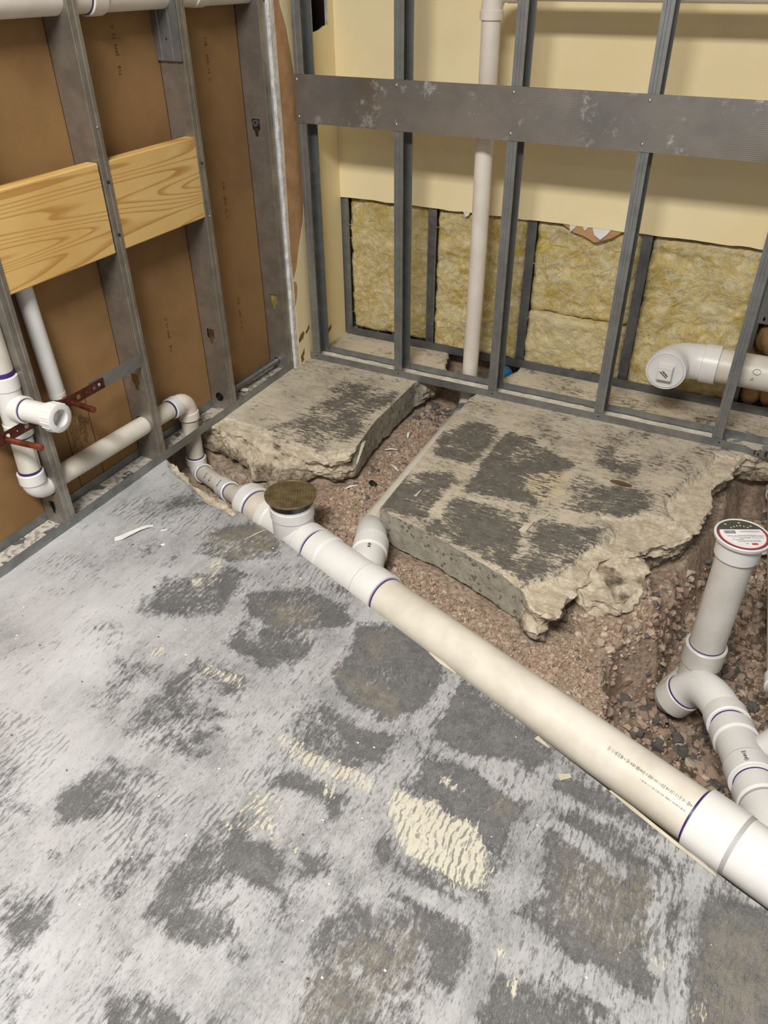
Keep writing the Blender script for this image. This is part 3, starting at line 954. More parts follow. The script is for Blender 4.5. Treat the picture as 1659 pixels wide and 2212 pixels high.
def scatter(poly, n, s0, s1, weights, power=2.0):
    q = np.asarray(poly)
    out = []
    while len(out) < n:
        p = RNG.uniform(q.min(0), q.max(0), (n * 3, 2))
        p = p[poly_sd(p, q) > 0]
        for x in p:
            s = s0 + (s1 - s0) * RNG.random() ** power
            out.append((x[0], x[1], s, SK[RNG.choice(4, p=weights)]))
            if len(out) >= n:
                break
    return out


st = []
st += scatter([(0.53, 0.02), (0.72, 0.04), (0.70, -0.62), (0.76, -0.92), (0.60, -0.95), (0.56, -0.72), (0.54, -0.5)], 1500, 0.004, 0.013, [.4, .36, .22, .02])
st += scatter([(0.53, 0.12), (0.76, 0.12), (0.72, -0.10), (0.54, -0.10)], 220, 0.006, 0.018, [.15, .3, .15, .4])
st += scatter([(-0.02, -0.66), (0.45, -0.72), (0.62, -0.62), (0.62, -0.98), (0.3, -0.92), (0.0, -0.86)], 900, 0.004, 0.012, [.4, .4, .15, .05])
st += scatter([(0.74, -0.86), (1.37, -1.06), (1.44, -1.04), (1.42, -1.30), (0.84, -1.08)], 1500, 0.004, 0.012, [.4, .36, .22, .02])
st += scatter([(1.34, -1.02), (1.44, -0.92), (1.55, -1.08), (1.62, -1.24), (1.72, -1.38), (1.40, -1.24)], 700, 0.003, 0.009, [.45, .35, .18, .02], 3)
st += scatter([(1.50, -0.98), (1.62, -1.22), (1.78, -1.38), (2.05, -1.45), (2.1, -0.4), (1.86, 0.1), (1.76, -0.1), (1.70, -0.45), (1.60, -0.65), (1.60, -0.85)], 2200, 0.005, 0.021, [.3, .4, .2, .10], 2.2)
st += scatter([(1.58, -1.0), (1.72, -1.28), (1.86, -1.3), (1.95, -0.8), (1.85, -0.7), (1.7, -0.9)], 160, 0.012, 0.030, [.15, .36, .05, .44], 1.5)
st += scatter([(1.40, -0.88), (1.44, -0.72), (1.56, -0.66), (1.62, -0.9), (1.56, -1.03), (1.46, -1.0)], 560, 0.004, 0.014, [.3, .38, .3, .02])


st += [(0.14, -0.705, 0.030, 'stone_c'), (0.20, -0.73, 0.026, 'stone_c'), (0.10, -0.70, 0.022, 'stone_c'), (0.27, -0.76, 0.032, 'stone_c'), (0.33, -0.77, 0.026, 'stone_c'), (0.385, -0.755, 0.030, 'stone_c'), (0.30, -0.735, 0.024, 'stone_c'), (0.05, -0.69, 0.024, 'stone_c'), (0.23, -0.79, 0.018, 'stone_c'), (0.42, -0.79, 0.020, 'stone_c')]


for poly, n in (([(0.53, 0.04), (0.72, 0.04), (0.70, -0.62), (0.76, -0.92), (0.60, -0.95), (0.0, -0.86), (0.0, -0.68), (0.45, -0.70), (0.54, -0.6)], 3600), ([(0.74, -0.86), (1.37, -1.06), (1.46, -0.98), (1.72, -1.38), (0.84, -1.08)], 3600),
                ([(1.50, -0.98), (1.62, -1.22), (1.78, -1.38), (2.05, -1.45), (2.1, -0.4), (1.86, 0.1), (1.76, -0.1), (1.70, -0.45), (1.60, -0.65)], 3200)):
    st += scatter(poly, n, 0.0022, 0.0052, [.36, .40, .22, .02], 1.0)


def clear_of_pipes(x, y, z, s):
    q = Vector((x, y, z))
    t = (x - 0.6285) * 0.935 + (y + 1.036) * -0.356
    a = ax(t)
    return (q - a).length > 0.058 + s * 0.6


PS = np.array([(a[0], a[1]) for a in st])
PZ = soil_z(PS)[0]
inch = poly_sd(PS, kp) > -0.01
stones = [(x, y, z + s * 0.2, s, m) for (x, y, s, m), z, k in zip(st, PZ, inch) if not k and clear_of_pipes(x, y, z + s * 0.2, s)]
campos = np.array([1.6857, -2.5555, 1.3771])
stones.sort(key=lambda a: -a[3] / np.linalg.norm(np.array(a[:3]) - campos))
for (x, y, z, s, m) in stones[:300]:
    o = link('stone', ROCKS[(m, int(RNG.integers(4)))], soil)
    o.location = (x, y, z)
    o.rotation_euler = RNG.uniform(0, 6.28, 3)
    o.scale = (s, s, s)
g = MB()
for (x, y, z, s, m) in stones[300:]:
    me = ROCKS[(m, int(RNG.integers(4)))]
    mt = Matrix.LocRotScale(Vector((x, y, z)), Matrix.Rotation(RNG.uniform(0, 6.28), 3, Vector(RNG.normal(size=3)).normalized()).to_quaternion(), Vector((s, s, s)))
    g.add([mt @ v.co for v in me.vertices], [tuple(p.vertices) for p in me.polygons], SK.index(m))
g.build('gravel', [M[k] for k in SK], soil, kind='stuff')

kc = np.mean(kp, 0)
slab('concrete_chunk', [(x, y, kc[0] + (x - kc[0]) * 1.12, kc[1] + (y - kc[1]) * 1.12, 1.0) for x, y in kp], M['concrete_x'], 0.007, None, -0.022, 0.11, True,
     label='broken concrete chunk wedged against the right side of the larger block', category='rubble')

# ------------------------------------------------------------------ walls
WX = -0.0925                                   # face of the brown board behind the left studs
m = MB()
m.box((WX - 0.014, -2.95, 0.0), (WX, -0.02, 2.45))
wl = m.build('wall_left', M['tan_paper'], kind='structure')


def wl_text(s, y, z, size, down=True, mat='faded_ink', name='date_stamp'):
    if down:
        fn = lambda u, v: (WX + 0.0004, y + v, z - u)
    else:
        fn = lambda u, v: (WX + 0.0004, y - v, z + u)
    return text_mesh(s, size * 1.18, fn, name, M[mat], wl)


wl_text('718     JAN  12  C', -0.697, 1.112, 0.014, False)
wl_text('718     JAN  12  C', -0.318, 1.178, 0.014, True)
wl_text('718     JAN  12  C', -0.316, 0.754, 0.014, True)
wl_text('718     JAN  12  C', -0.693, 0.286, 0.014, False)
wl_text('718     JAN  12  C', -0.310, 0.346, 0.014, True)
m = MB()
for a, b in (((-1.1965, 0.02), (-1.1945, 0.30)), ((-1.1000, 0.02), (-1.0980, 0.30)), ((-1.1965, 0.299), (-1.0980, 0.301))):
    m.box((WX, a[0], a[1]), (WX + 0.0004, b[0], b[1]))
rim = circle(-1.112, 0.226, 0.0095, 24)
plate(m, rim, [circle(-1.112, 0.226, 0.0082, 24)], lambda u, v, w: (WX + w, u, v), 0.0004)
m.build('printed_frame', M['ink'], wl)
wl_text('UL', -1.1155, 0.232, 0.009, True, 'ink', 'stamp_print')
for i, (s, y, z, sz) in enumerate((('GYPSUM BOARD', -1.127, 0.246, 0.0082), ('FOR USE IN FIRE RATED', -1.1345, 0.255, 0.0078), ('ASSEMBLIES  UL TYPE', -1.142, 0.252, 0.0078),
                                   ('CLASSIFIED', -1.1485, 0.232, 0.007), ('SEE DIRECTORY OF PRODUCTS  UL TYPE X', -1.158, 0.292, 0.0066), ('CERTIFICATION FOR FIRE', -1.166, 0.27, 0.0066),
                                   ('RESISTANCE RATING', -1.174, 0.25, 0.0066), ('KEEP DRY  STACK FLAT', -1.182, 0.24, 0.006))):
    wl_text(s, y, z, sz, True, 'ink', 'stamp_print')

# cream drywall return between the two stud walls, torn along its front edge
CX = 0.0115
zz = np.arange(0, 2.46, 0.018)
torn = [(-0.104 - 0.008 * smooth(np.array([0.5 - z]), 0, 0.5)[0] + 0.003 * float(vnoise(np.array([[z * 40, 0.3, 0]]), 5)[0]), z) for z in zz]
hole = [(0.150, 1.158), (0.185, 1.161), (0.215, 1.166), (0.245, 1.176), (0.262, 1.172), (0.264, 1.30), (0.262, 1.60), (0.150, 1.60)]
m = MB()
plate(m, torn + [(0.30, 2.442), (0.30, 0.0)], [hole], lambda u, v, w: (-0.002 + w, u, v), 0.0132)
wc = m.build('wall_corner', M['gypsum'], kind='structure')
m = MB()
brn = [(-0.082, 0.36), (-0.055, 0.40), (-0.030, 0.47), (0.010, 0.56), (0.030, 0.66), (0.034, 0.95), (0.016, 1.06), (-0.012, 1.19), (-0.040, 1.25), (-0.050, 1.30), (-0.045, 2.44), (-0.078, 2.44), (-0.076, 1.26), (-0.077, 0.86), (-0.086, 0.6), (-0.090, 0.45)]
plate(m, brn, [], lambda u, v, w: (CX - 0.0004 + w, u, v), 0.0007)
plate(m, [(-0.086, 0.255), (-0.070, 0.29), (-0.062, 0.322), (-0.066, 0.345), (-0.086, 0.355)], [], lambda u, v, w: (CX - 0.0004 + w, u, v), 0.0016)
m.build('torn_paper', M['torn_paper'], wc)
m = MB()
pnt = [(-0.082, 0.0), (-0.084, 0.2), (-0.088, 0.36), (-0.082, 0.36), (-0.055, 0.40), (-0.030, 0.47), (0.010, 0.56), (0.030, 0.66), (0.034, 0.95), (0.016, 1.06), (-0.012, 1.19), (-0.040, 1.25), (-0.050, 1.30), (-0.045, 2.44), (0.30, 2.44), (0.30, 0.0)]
plate(m, pnt, [[(a, b + (0.004 if i < 5 else 0)) for i, (a, b) in enumerate(hole)]], lambda u, v, w: (CX - 0.0004 + w, u, v), 0.0012)
m.build('paint_skin', M['cream'], wc)
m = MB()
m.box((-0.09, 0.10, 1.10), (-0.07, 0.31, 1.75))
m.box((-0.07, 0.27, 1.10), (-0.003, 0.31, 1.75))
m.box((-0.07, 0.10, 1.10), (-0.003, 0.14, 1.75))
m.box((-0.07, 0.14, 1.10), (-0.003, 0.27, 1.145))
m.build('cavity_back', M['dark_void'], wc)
for poly in ([(-0.078, 0.098), (-0.05, 0.105), (-0.036, 0.124), (-0.042, 0.136), (-0.066, 0.128), (-0.08, 0.112)], [(-0.028, 0.124), (-0.012, 0.136), (0.002, 0.148), (0.004, 0.132), (-0.02, 0.116)],
             [(-0.074, 0.036), (-0.056, 0.05), (-0.044, 0.062), (-0.046, 0.040), (-0.056, 0.030), (-0.052, 0.014), (-0.070, 0.008)],
             [(0.075, 0.075), (0.098, 0.09), (0.102, 0.112), (0.082, 0.110), (0.073, 0.10)], [(0.112, 0.094), (0.136, 0.105), (0.130, 0.125), (0.116, 0.118)],
             [(0.082, 0.036), (0.115, 0.052), (0.150, 0.072), (0.178, 0.085), (0.176, 0.068), (0.145, 0.050), (0.11, 0.030), (0.084, 0.018)]):
    m = MB()
    plate(m, poly, [], lambda u, v, w: (CX + 0.0007 + w, u, v), 0.0009)
    m.build('glue_mark', M['old_paper'], wc)

# cream upper board of the back wall, cut off above the insulation
bx = np.arange(CX, 2.61, 0.03)
low = [(x, 0.583 + 0.0035 * float(vnoise(np.array([[x * 18, 1.7, 0]]), 8)[0])) for x in bx]
m = MB()
plate(m, low + [(2.62, 2.45), (CX, 2.45)], [], lambda u, v, w: (u, 0.30 + w, v), 0.0127)
wb = m.build('wall_back', M['cream'], kind='structure')
for poly in ([(0.548, 0.585), (0.578, 0.585), (0.572, 0.572), (0.560, 0.566)], [(0.962, 0.585), (0.990, 0.585), (0.982, 0.575), (0.968, 0.560)], [(1.008, 0.585), (1.032, 0.585), (1.020, 0.570)], [(1.045, 0.585), (1.112, 0.585), (1.100, 0.566), (1.080, 0.546), (1.056, 0.560)]):
    m = MB()
    plate(m, poly, [], lambda u, v, w: (u, 0.302 + w + (0.585 - v) * -0.15, v), 0.001)
    m.build('torn_flap', M['white_paper'], wb)
m = MB()
plate(m, [(0.93, 0.586), (1.16, 0.586), (1.12, 0.556), (1.06, 0.532), (1.02, 0.55), (0.98, 0.558)], [], lambda u, v, w: (u, 0.3045 + w, v), 0.001)
m.build('torn_flap', M['torn_paper'], wb)
m = MB()
m.box((-0.10, 0.405, -0.45), (2.7, 0.415, 2.45))
m.build('wall_far', M['tan_paper'], kind='structure')

# ------------------------------------------------------------------ steel studs and tracks
TS = 0.0016


def prism(m, poly, z0, z1, mi=0):
    n = len(poly)
    V = [(x, y, z0) for x, y in poly] + [(x, y, z1) for x, y in poly]
    F = [(i, (i + 1) % n, n + (i + 1) % n, n + i) for i in range(n)]
    m.add(V, F, mi)


def strip(pts, th):
    """closed outline of a bent sheet, from its outer polyline"""
    P = [Vector(p) for p in pts]
    off = []
    for i, p in enumerate(P):
        ds = []
        if i > 0:
            ds.append((p - P[i - 1]).normalized())
        if i < len(P) - 1:
            ds.append((P[i + 1] - p).normalized())
        d = sum(ds, Vector((0, 0)))
        d.normalize()
        nrm = Vector((-d.y, d.x))
        c = max(0.4, nrm.dot(Vector((-ds[0].y, ds[0].x))))
        off.append(p + nrm * th / c)
    return [tuple(p) for p in P] + [tuple(p) for p in reversed(off)]


def knockout(y, z, s=1.0):
    return [(y - 0.016 * s, z + 0.028 * s), (y + 0.016 * s, z + 0.028 * s), (y + 0.016 * s, z - 0.004 * s), (y + 0.008 * s, z - 0.012 * s), (y + 0.006 * s, z - 0.028 * s), (y - 0.006 * s, z - 0.028 * s), (y - 0.008 * s, z - 0.012 * s), (y - 0.016 * s, z - 0.004 * s)]


def stud_left(y0, holes, z1, label, zb=0.0015):
    """stud of the left wall: web faces the camera, flanges run away from it"""
    m = MB()
    plate(m, rect(WX + 0.001, zb, -0.0012, z1), holes, lambda u, v, w: (u, y0 + w, v), TS)
    f = 0.032
    prism(m, strip([(-0.0010, y0), (0.0, y0 + 0.001), (0.0, y0 + 0.011), (-0.0012, y0 + 0.0125), (-0.0012, y0 + 0.0195), (0.0, y0 + 0.021), (0.0, y0 + f), (-0.007, y0 + f)], TS), zb, z1)
    prism(m, strip([(WX + 0.008, y0 + f), (WX + 0.001, y0 + f), (WX + 0.001, y0)], TS), zb, z1)
    return m.build('metal_stud', M['steel_warm'], label=label, category='stud', group='studs of the left wall')


SA = stud_left(-0.936, [knockout(-0.038, 0.290), knockout(-0.046, 0.9), circle(-0.046, 0.1315, 0.034, 20), circle(-0.046, 1.301, 0.038, 24)], 2.4, 'metal stud of the left wall crossing between the two pine boards')
SB = stud_left(-0.536, [knockout(-0.05, 0.288), circle(-0.05, 0.052, 0.016), circle(-0.046, 1.2977, 0.038, 24)], 2.4, 'metal stud of the left wall at the right end of the pine boards')
SD = stud_left(-0.147, [knockout(-0.046, 0.285), knockout(-0.05, 0.90), circle(-0.055, 0.036, 0.0135), circle(-0.046, 1.2943, 0.038, 24)], 2.4, 'last metal stud of the left wall, beside the torn drywall edge')
SL = stud_left(-1.346, [circle(-0.046, 0.142, 0.036, 20), knockout(-0.048, 0.062, 0.8), circle(-0.046, 1.3046, 0.038, 24)], 2.4, 'leftmost metal stud beside the white drain stack and copper strap')
m = MB()
m.box((WX + 0.0015, -0.141, 0.255), (-0.02, -0.10, 0.33))
m.build('insulation_tuft', M['tape_yellow'], SD)


def screw_on(parent, p, d, r=0.0042, mat='screw'):
    d = Vector(d).normalized()
    p = Vector(p)
    m = MB()
    m.tube([p, p + d * 0.0008, p + d * 0.0022, p + d * 0.003], [r, r, r * 0.8, r * 0.35], 12)
    return m.build('screw', M[mat], parent, 40)


def stud_back(x0, z1, label, group='studs of the back wall'):
    m = MB()
    D, f = 0.078, 0.033
    prism(m, strip([(x0 + f, 0.006), (x0 + f, 0.0), (x0 + 0.022, 0.0), (x0 + 0.0205, 0.0012), (x0 + 0.0125, 0.0012), (x0 + 0.011, 0.0), (x0, 0.0), (x0, D), (x0 + f, D), (x0 + f, D - 0.006)], -TS), 0.0016, z1)
    return m.build('metal_stud', M['steel'], label=label, category='stud', group=group)


names = ['metal stud of the back wall standing against the cream corner return', 'metal stud of the back wall left of the white vent riser', 'metal stud of the back wall just right of the white vent riser',
         'metal stud of the back wall left of the capped cleanout pipe', 'metal stud of the back wall crossing in front of the cleanout pipe']
for x, nm in zip((0.026, 0.406, 0.806, 1.2135, 1.620), names):
    stud_back(x, 2.4, nm)


def track_y(name, y0, y1, label):
    m = MB()
    a, b = WX + 0.0008, 0.0006
    pts = strip([(a, 0.031), (a, 0.0), (b, 0.0), (b, 0.031)], 0.0014)
    n = len(pts)
    V = [(x, y0, z) for x, z in pts] + [(x, y1, z) for x, z in pts]
    F = [(i, n + i, n + (i + 1) % n, (i + 1) % n) for i in range(n)] + [(0, 1, 6, 7), (1, 2, 5, 6), (2, 3, 4, 5)]
    m.add(V, F)
    return m.build(name, M['steel'], label=label, category='track')


tl = track_y('floor_track', -2.95, -0.113, 'bottom steel track of the left stud wall along the floor')
# track bridging the trench under the back wall, crushed towards its right end
m = MB()
xs = list(np.linspace(0.0125, 1.66, 12)) + list(np.linspace(1.68, 2.6, 24))
prof = strip([(0.079, 0.031), (0.079, 0.0), (-0.0008, 0.0), (-0.0008, 0.029)], 0.0014)
V, F = [], []
for i, x in enumerate(xs):
    for (y, z) in prof:
        k = smooth(np.array([x]), 1.66, 1.72)[0]
        dy = k * (0.006 * math.sin(x * 70) - 0.006) * (1 if y < 0.01 else 0)
        V.append((x, y + dy, z - k * (0.006 + 0.003 * math.sin(x * 43)) * (1 if z > 0.01 and y < 0.01 else 0)))
n = len(prof)
for i in range(len(xs) - 1):
    for k in range(n):
        F.append((i * n + k, (i + 1) * n + k, (i + 1) * n + (k + 1) % n, i * n + (k + 1) % n))
m.add(V, F)
tb = m.build('floor_track', M['steel'], label='bottom steel track of the back stud wall, bridging the trench', category='track')
for x in (0.045, 0.425, 0.825, 1.232, 1.648):
    screw_on(tb, (x, -0.0008, 0.017), (0, -1, 0), 0.0035, 'black_screw')
m = MB()
for x, w, h in ((1.760, 0.005, 0.016), (1.774, 0.004, 0.006), (1.772, 0.004, 0.004), (1.795, 0.006, 0.02), (1.83, 0.012, 0.006), (1.82, 0.005, 0.014)):
    m.box((x, -0.012, 0.006), (x + w, -0.0085, 0.006 + h))
m.build('paint_mark', M['ink'], tb)


def dust(name, x0, x1, y0, y1, parent, seed, z=0.0016, step=0.009, holes=()):
    gx, gy = np.meshgrid(np.arange(x0, x1, step), np.arange(y0, y1, step))
    P = np.column_stack([gx.ravel(), gy.ravel()])
    h = z + 0.0022 * (fbm(P, 26, 4, seed) + 0.28) + 0.0008 * fbm(P, 120, 2, seed + 3)
    nx, ny = gx.shape[1], gx.shape[0]
    I = np.arange(nx * ny).reshape(ny, nx)
    F = np.column_stack([I[:-1, :-1].ravel(), I[:-1, 1:].ravel(), I[1:, 1:].ravel(), I[1:, :-1].ravel()])
    if holes:
        c = P[F].mean(1)
        ok = np.ones(len(F), bool)
        for a in holes:
            ok &= ~((c[:, 0] > a[0]) & (c[:, 0] < a[2]) & (c[:, 1] > a[1]) & (c[:, 1] < a[3]))
        F = F[ok]
    return mesh(name, np.column_stack([P, h]), F, M['track_dust' if name == 'plaster_dust' else 'plaster_dust'], parent, kind='stuff')


M['track_dust'] = simple('white_plaster_dust', S(232, 226, 212), S(206, 198, 180), 0.95, 0, 30, 0.003, 160)
dust('plaster_dust', 0.016, 1.66, 0.003, 0.0765, tb, 301, 0.0045)
dust('floor_dust', WX + 0.004, -0.003, -2.9, -0.118, tl, 311)

# old bottom track and studs behind the removed drywall
m = MB()
prof = strip([(0.385, 0.034), (0.385, 0.0), (0.300, 0.0), (0.300, 0.034)], 0.0014)
n = len(prof)
V = [(0.02, y, z) for y, z in prof] + [(2.6, y, z) for y, z in prof]
m.add(V, [(i, n + i, n + (i + 1) % n, (i + 1) % n) for i in range(n)])
m.build('floor_track', M['steel_dark'], label='old dull bottom track under the yellow insulation', category='track')
for x, nm in ((0.003, 'old steel stud at the left edge of the insulation beside the cream return'), (0.398, 'old stud with rough dried compound between the first and second insulation batts'),
              (0.803, 'old dark stud between insulation batts, right of the white vent riser'), (1.222, 'old stud behind the insulation, left of the capped cleanout pipe'), (1.628, 'old stud at the right end of the insulation, behind the cleanout pipe')):
    m = MB()
    prism(m, strip([(x + 0.035, 0.322), (x + 0.035, 0.3155), (x, 0.3155), (x, 0.39), (x + 0.035, 0.39)], -TS), 0.0016, 0.72)
    so = m.build('old_stud', M['steel_dark' if x > 0.7 else 'steel'], label=nm, category='stud', group='old studs behind the insulation')
    if abs(x - 0.398) < 0.001:
        gx, gy = np.meshgrid(np.linspace(x + 0.003, x + 0.032, 8), np.linspace(0.03, 0.55, 90))
        P = np.column_stack([gx.ravel(), gy.ravel()])
        h = 0.3152 - 0.0035 * np.clip(fbm(P, 40, 3, 333) + 0.2 * fbm(P, 8, 2, 335), -0.05, 1)
        I = np.arange(len(P)).reshape(90, 8)
        F = np.column_stack([I[:-1, :-1].ravel(), I[:-1, 1:].ravel(), I[1:, 1:].ravel(), I[1:, :-1].ravel()])
        mesh('dried_compound', np.column_stack([P[:, 0], h, P[:, 1]]), F, M['steel_dark'], so)


# ------------------------------------------------------------------ insulation
def batt(x0, x1, z0, z1, yf, seed, label, pale=0.0, bulge=0.026):
    nx, nz = int((x1 - x0) / 0.0065), int((z1 - z0) / 0.0065)
    gx, gz = np.meshgrid(np.linspace(x0, x1, nx), np.linspace(z0, z1, nz))
    P = np.column_stack([gx.ravel(), gz.ravel()])
    e = np.minimum.reduce([P[:, 0] - x0, x1 - P[:, 0], P[:, 1] - z0, z1 - P[:, 1]])
    warp = P + 0.03 * np.column_stack([fbm(P, 10, 3, seed), fbm(P, 10, 3, seed + 1)])
    h = bulge * (1.2 * np.abs(fbm(warp * np.array([1.0, 1.5]), 6, 5, seed + 2, 0.55)) ** 0.8 - 0.3) + 0.006 * np.abs(fbm(warp, 34, 4, seed + 3)) + 0.004 * fbm(P, 90, 2, seed + 4)
    y = yf - h + 0.014 * (1 - smooth(e, 0, 0.014)) + 0.004 * fbm(P, 25, 3, seed + 8) * (e < 0.02)
    X = P[:, 0] + 0.004 * fbm(P, 30, 3, seed + 5)
    Z = P[:, 1] + 0.008 * fbm(P, 22, 3, seed + 6) * (e < 0.03)
    I = np.arange(nx * nz).reshape(nz, nx)
    F = np.column_stack([I[:-1, :-1].ravel(), I[:-1, 1:].ravel(), I[1:, 1:].ravel(), I[1:, :-1].ravel()])
    V = np.column_stack([X, y, Z])
    bound = np.concatenate([I[0, :], I[1:, -1], I[-1, -2::-1], I[-2:0:-1, 0]])
    B = V[bound].copy()
    B[:, 1] = 0.395
    V = np.vstack([V, B])
    nb, o = len(bound), nx * nz
    F = [tuple(f) for f in F] + [(bound[(i + 1) % nb], bound[i], o + i, o + (i + 1) % nb) for i in range(nb)]
    pv = np.clip(pale + 0.6 * fbm(V[:, [0, 2]], 9, 3, seed + 7), 0, 1)
    b = mesh('insulation_batt', V, F, M['fibreglass'], smooth_shade=True, attrs={'pale': pv}, label=label, category='insulation', group='insulation batts in the back wall')
    # loose strands standing off the face
    r = np.random.default_rng(seed)
    m = MB()
    for _ in range(int(45 * (x1 - x0) * (z1 - z0) / 0.2)):
        i = int(r.integers(nx * nz))
        p = Vector(V[i]) - Vector((0, 0.002, 0))
        a = r.uniform(0, 6.28)
        L = r.uniform(0.02, 0.07)
        c = p + Vector((math.cos(a) * L * 0.5, -r.uniform(0.003, 0.012), math.sin(a) * L * 0.5 + r.normal() * 0.008))
        e2 = p + Vector((math.cos(a) * L, -r.uniform(0, 0.006), math.sin(a) * L))
        e2.x = min(max(e2.x, x0), x1)
        m.tube(bez(p, c, e2, 5), [0.0004, 0.0008, 0.0009, 0.0008, 0.0006, 0.0003], 4, (False, False))
    m.build('loose_fibre', M['fibre'], b, kind='stuff')
    return b


batt(0.037, 0.399, 0.024, 0.578, 0.326, 401, 'leftmost yellow fibreglass batt beside the cream corner return')
batt(0.432, 0.803, 0.012, 0.580, 0.324, 421, 'yellow fibreglass batt behind the white vent riser')
batt(0.837, 1.222, 0.236, 0.580, 0.328, 441, 'upper yellow fibreglass batt above the short pale piece')
batt(0.838, 1.220, 0.014, 0.230, 0.314, 461, 'short pale cream fibreglass piece at the floor under the third bay', 0.75, 0.018)
batt(1.257, 1.628, 0.010, 0.578, 0.325, 481, 'rightmost yellow fibreglass batt behind the capped cleanout pipe')
m = MB()
bw = np.random.default_rng(5)
for (cx, cz, rx, rz) in ((1.72, 0.27, 0.055, 0.06), (1.80, 0.24, 0.06, 0.07), (1.70, 0.07, 0.04, 0.06), (1.77, 0.09, 0.05, 0.07)):
    u, v = np.meshgrid(np.linspace(0, 2 * np.pi, 25)[:-1], np.linspace(0.02, np.pi - 0.02, 13))
    Q = np.column_stack([(np.sin(v) * np.cos(u)).ravel(), (np.sin(v) * np.sin(u)).ravel(), np.cos(v).ravel()])
    k = 1 + 0.30 * fbm(Q, 1.8, 4, int(cx * 100))
    Q = Q * k[:, None] * np.array([rx, 0.05, rz]) + np.array([cx, 0.355, cz])
    F = [(a * 24 + b, a * 24 + (b + 1) % 24, (a + 1) * 24 + (b + 1) % 24, (a + 1) * 24 + b) for a in range(12) for b in range(24)]
    m.add(Q, F)
ob = m.build('insulation_wrap', M['brown_wrap'], smooth_angle=60, label='crumpled brown faced insulation stuffed behind the cleanout pipe', category='insulation')
m = MB()
plate(m, rect(1.655, 0.335, 1.83, 0.62), [circle(1.675, 0.352, 0.004, 8, 0.008), circle(1.70, 0.35, 0.005, 8), circle(1.675, 0.44, 0.004, 8, 0.012), circle(1.72, 0.37, 0.005, 8), circle(1.675, 0.53, 0.004, 8, 0.012), circle(1.72, 0.45, 0.006, 8)], lambda u, v, w: (u, 0.305 + w, v), 0.0016)
m.build('perforated_bracket', M['steel'], label='perforated steel bracket plate above the cleanout pipe at the right edge', category='bracket')

# ------------------------------------------------------------------ strap across the back studs
m = MB()
plate(m, rect(0.024, 0.900, 2.3, 1.052), [], lambda u, v, w: (u, -0.0022 - w, v), 0.0012)
band = m.build('backing_strap', M['band'], label='wide flat galvanised backing strap screwed across the back studs', category='strap')
for x in (0.034, 0.416, 0.816, 1.224, 1.634):
    for z in (0.92, 1.035):
        screw_on(band, (x, -0.0034, z), (0, -1, 0), 0.0052)

# ------------------------------------------------------------------ pine blocking in the left wall


def board(y0, y1, z0, z1, label, seed):
    m = MB()
    c = 0.003
    x0, x1 = -0.040, -0.0024
    P = [(x0, z0 + c), (x0 + c, z0), (x1 - c, z0), (x1, z0 + c), (x1, z1 - c), (x1 - c, z1), (x0 + c, z1), (x0, z1 - c)]
    n = len(P)
    m.add([(x, y0, z) for x, z in P] + [(x, y1, z) for x, z in P], [(i, n + i, n + (i + 1) % n, (i + 1) % n) for i in range(n)] + [tuple(range(n)), tuple(2 * n - 1 - i for i in range(n))])
    return m.build('wood_blocking', M['wood'], label=label, category='board')


wb1 = board(-1.335, -0.942, 0.6990, 0.9370, 'left pine board let into the left stud wall above the white riser', 1)
wb2 = board(-0.932, -0.528, 0.7000, 0.9350, 'right pine board between two studs of the left wall', 2)
for z in (0.885, 0.745):
    screw_on(wb2, (0.0004, -0.918, z), (1, 0, 0), 0.0046, 'black_screw')
for y, z in ((-0.52, 0.86),):
    screw_on(wb2, (0.0004, y, z), (1, 0, 0), 0.0036, 'black_screw')
screw_on(SA, (0.0, -0.918, 1.02), (1, 0, 0), 0.003, 'screw')
screw_on(SB, (0.0, -0.516, 0.70), (1, 0, 0), 0.004, 'screw')

# short cut-off of a stud fixed high between two left studs
m = MB()
yc = -0.545
prism(m, strip([(-0.004, yc + 0.0075), (-0.004, yc), (-0.022, yc), (-0.024, yc + 0.003), (-0.030, yc + 0.003), (-0.032, yc), (-0.062, yc), (-0.064, yc + 0.003), (-0.070, yc + 0.003), (-0.072, yc), (WX + 0.002, yc), (WX + 0.002, yc + 0.0075)], 0.0014), 1.135, 2.2)
oc = m.build('stud_offcut', M['steel'], label='short ribbed steel offcut hanging high on the left wall beside the second stud', category='stud')
screw_on(oc, (-0.045, yc, 1.19), (0, -1, 0), 0.0036, 'black_screw')

# conduit low in the left wall
m = MB()
m.tube([(-0.058, -0.50, 0.040), (-0.055, -0.30, 0.038), (-0.055, -0.10, 0.035)], 0.0105, 20)
cd = m.build('conduit', M['steel'], smooth_angle=40, label='thin steel conduit running low through the last bay of the left wall', category='conduit')
m = MB()
m.tube([(-0.05, -0.5375, 0.052), (-0.05, -0.5395, 0.052), (-0.05, -0.5395, 0.052), (-0.05, -0.5375, 0.052)], [0.0165, 0.0165, 0.011, 0.011], 20, (False, False))
m.tube([(-0.05, -0.5345, 0.052), (-0.05, -0.5435, 0.052), (-0.05, -0.5435, 0.052), (-0.05, -0.530, 0.052)], [0.012, 0.012, 0.0085, 0.0085], 20, (False, False))
m.build('grommet', M['black_plastic'], SB)
m = MB()
m.tube([(-0.05, -0.140, 0.915), (-0.05, -0.152, 0.915), (-0.05, -0.152, 0.915), (-0.05, -0.138, 0.915)], [0.0105, 0.0105, 0.006, 0.006], 18, (False, False))
m.build('tube_end', M['steel_dark'], SD)

# ------------------------------------------------------------------ plumbing
R4, H4 = 0.0572, 0.0660
R3, H3 = 0.0445, 0.0530
R2, H2 = 0.0302, 0.0368
AD = Vector((0.935, -0.356, 0.033)).normalized()


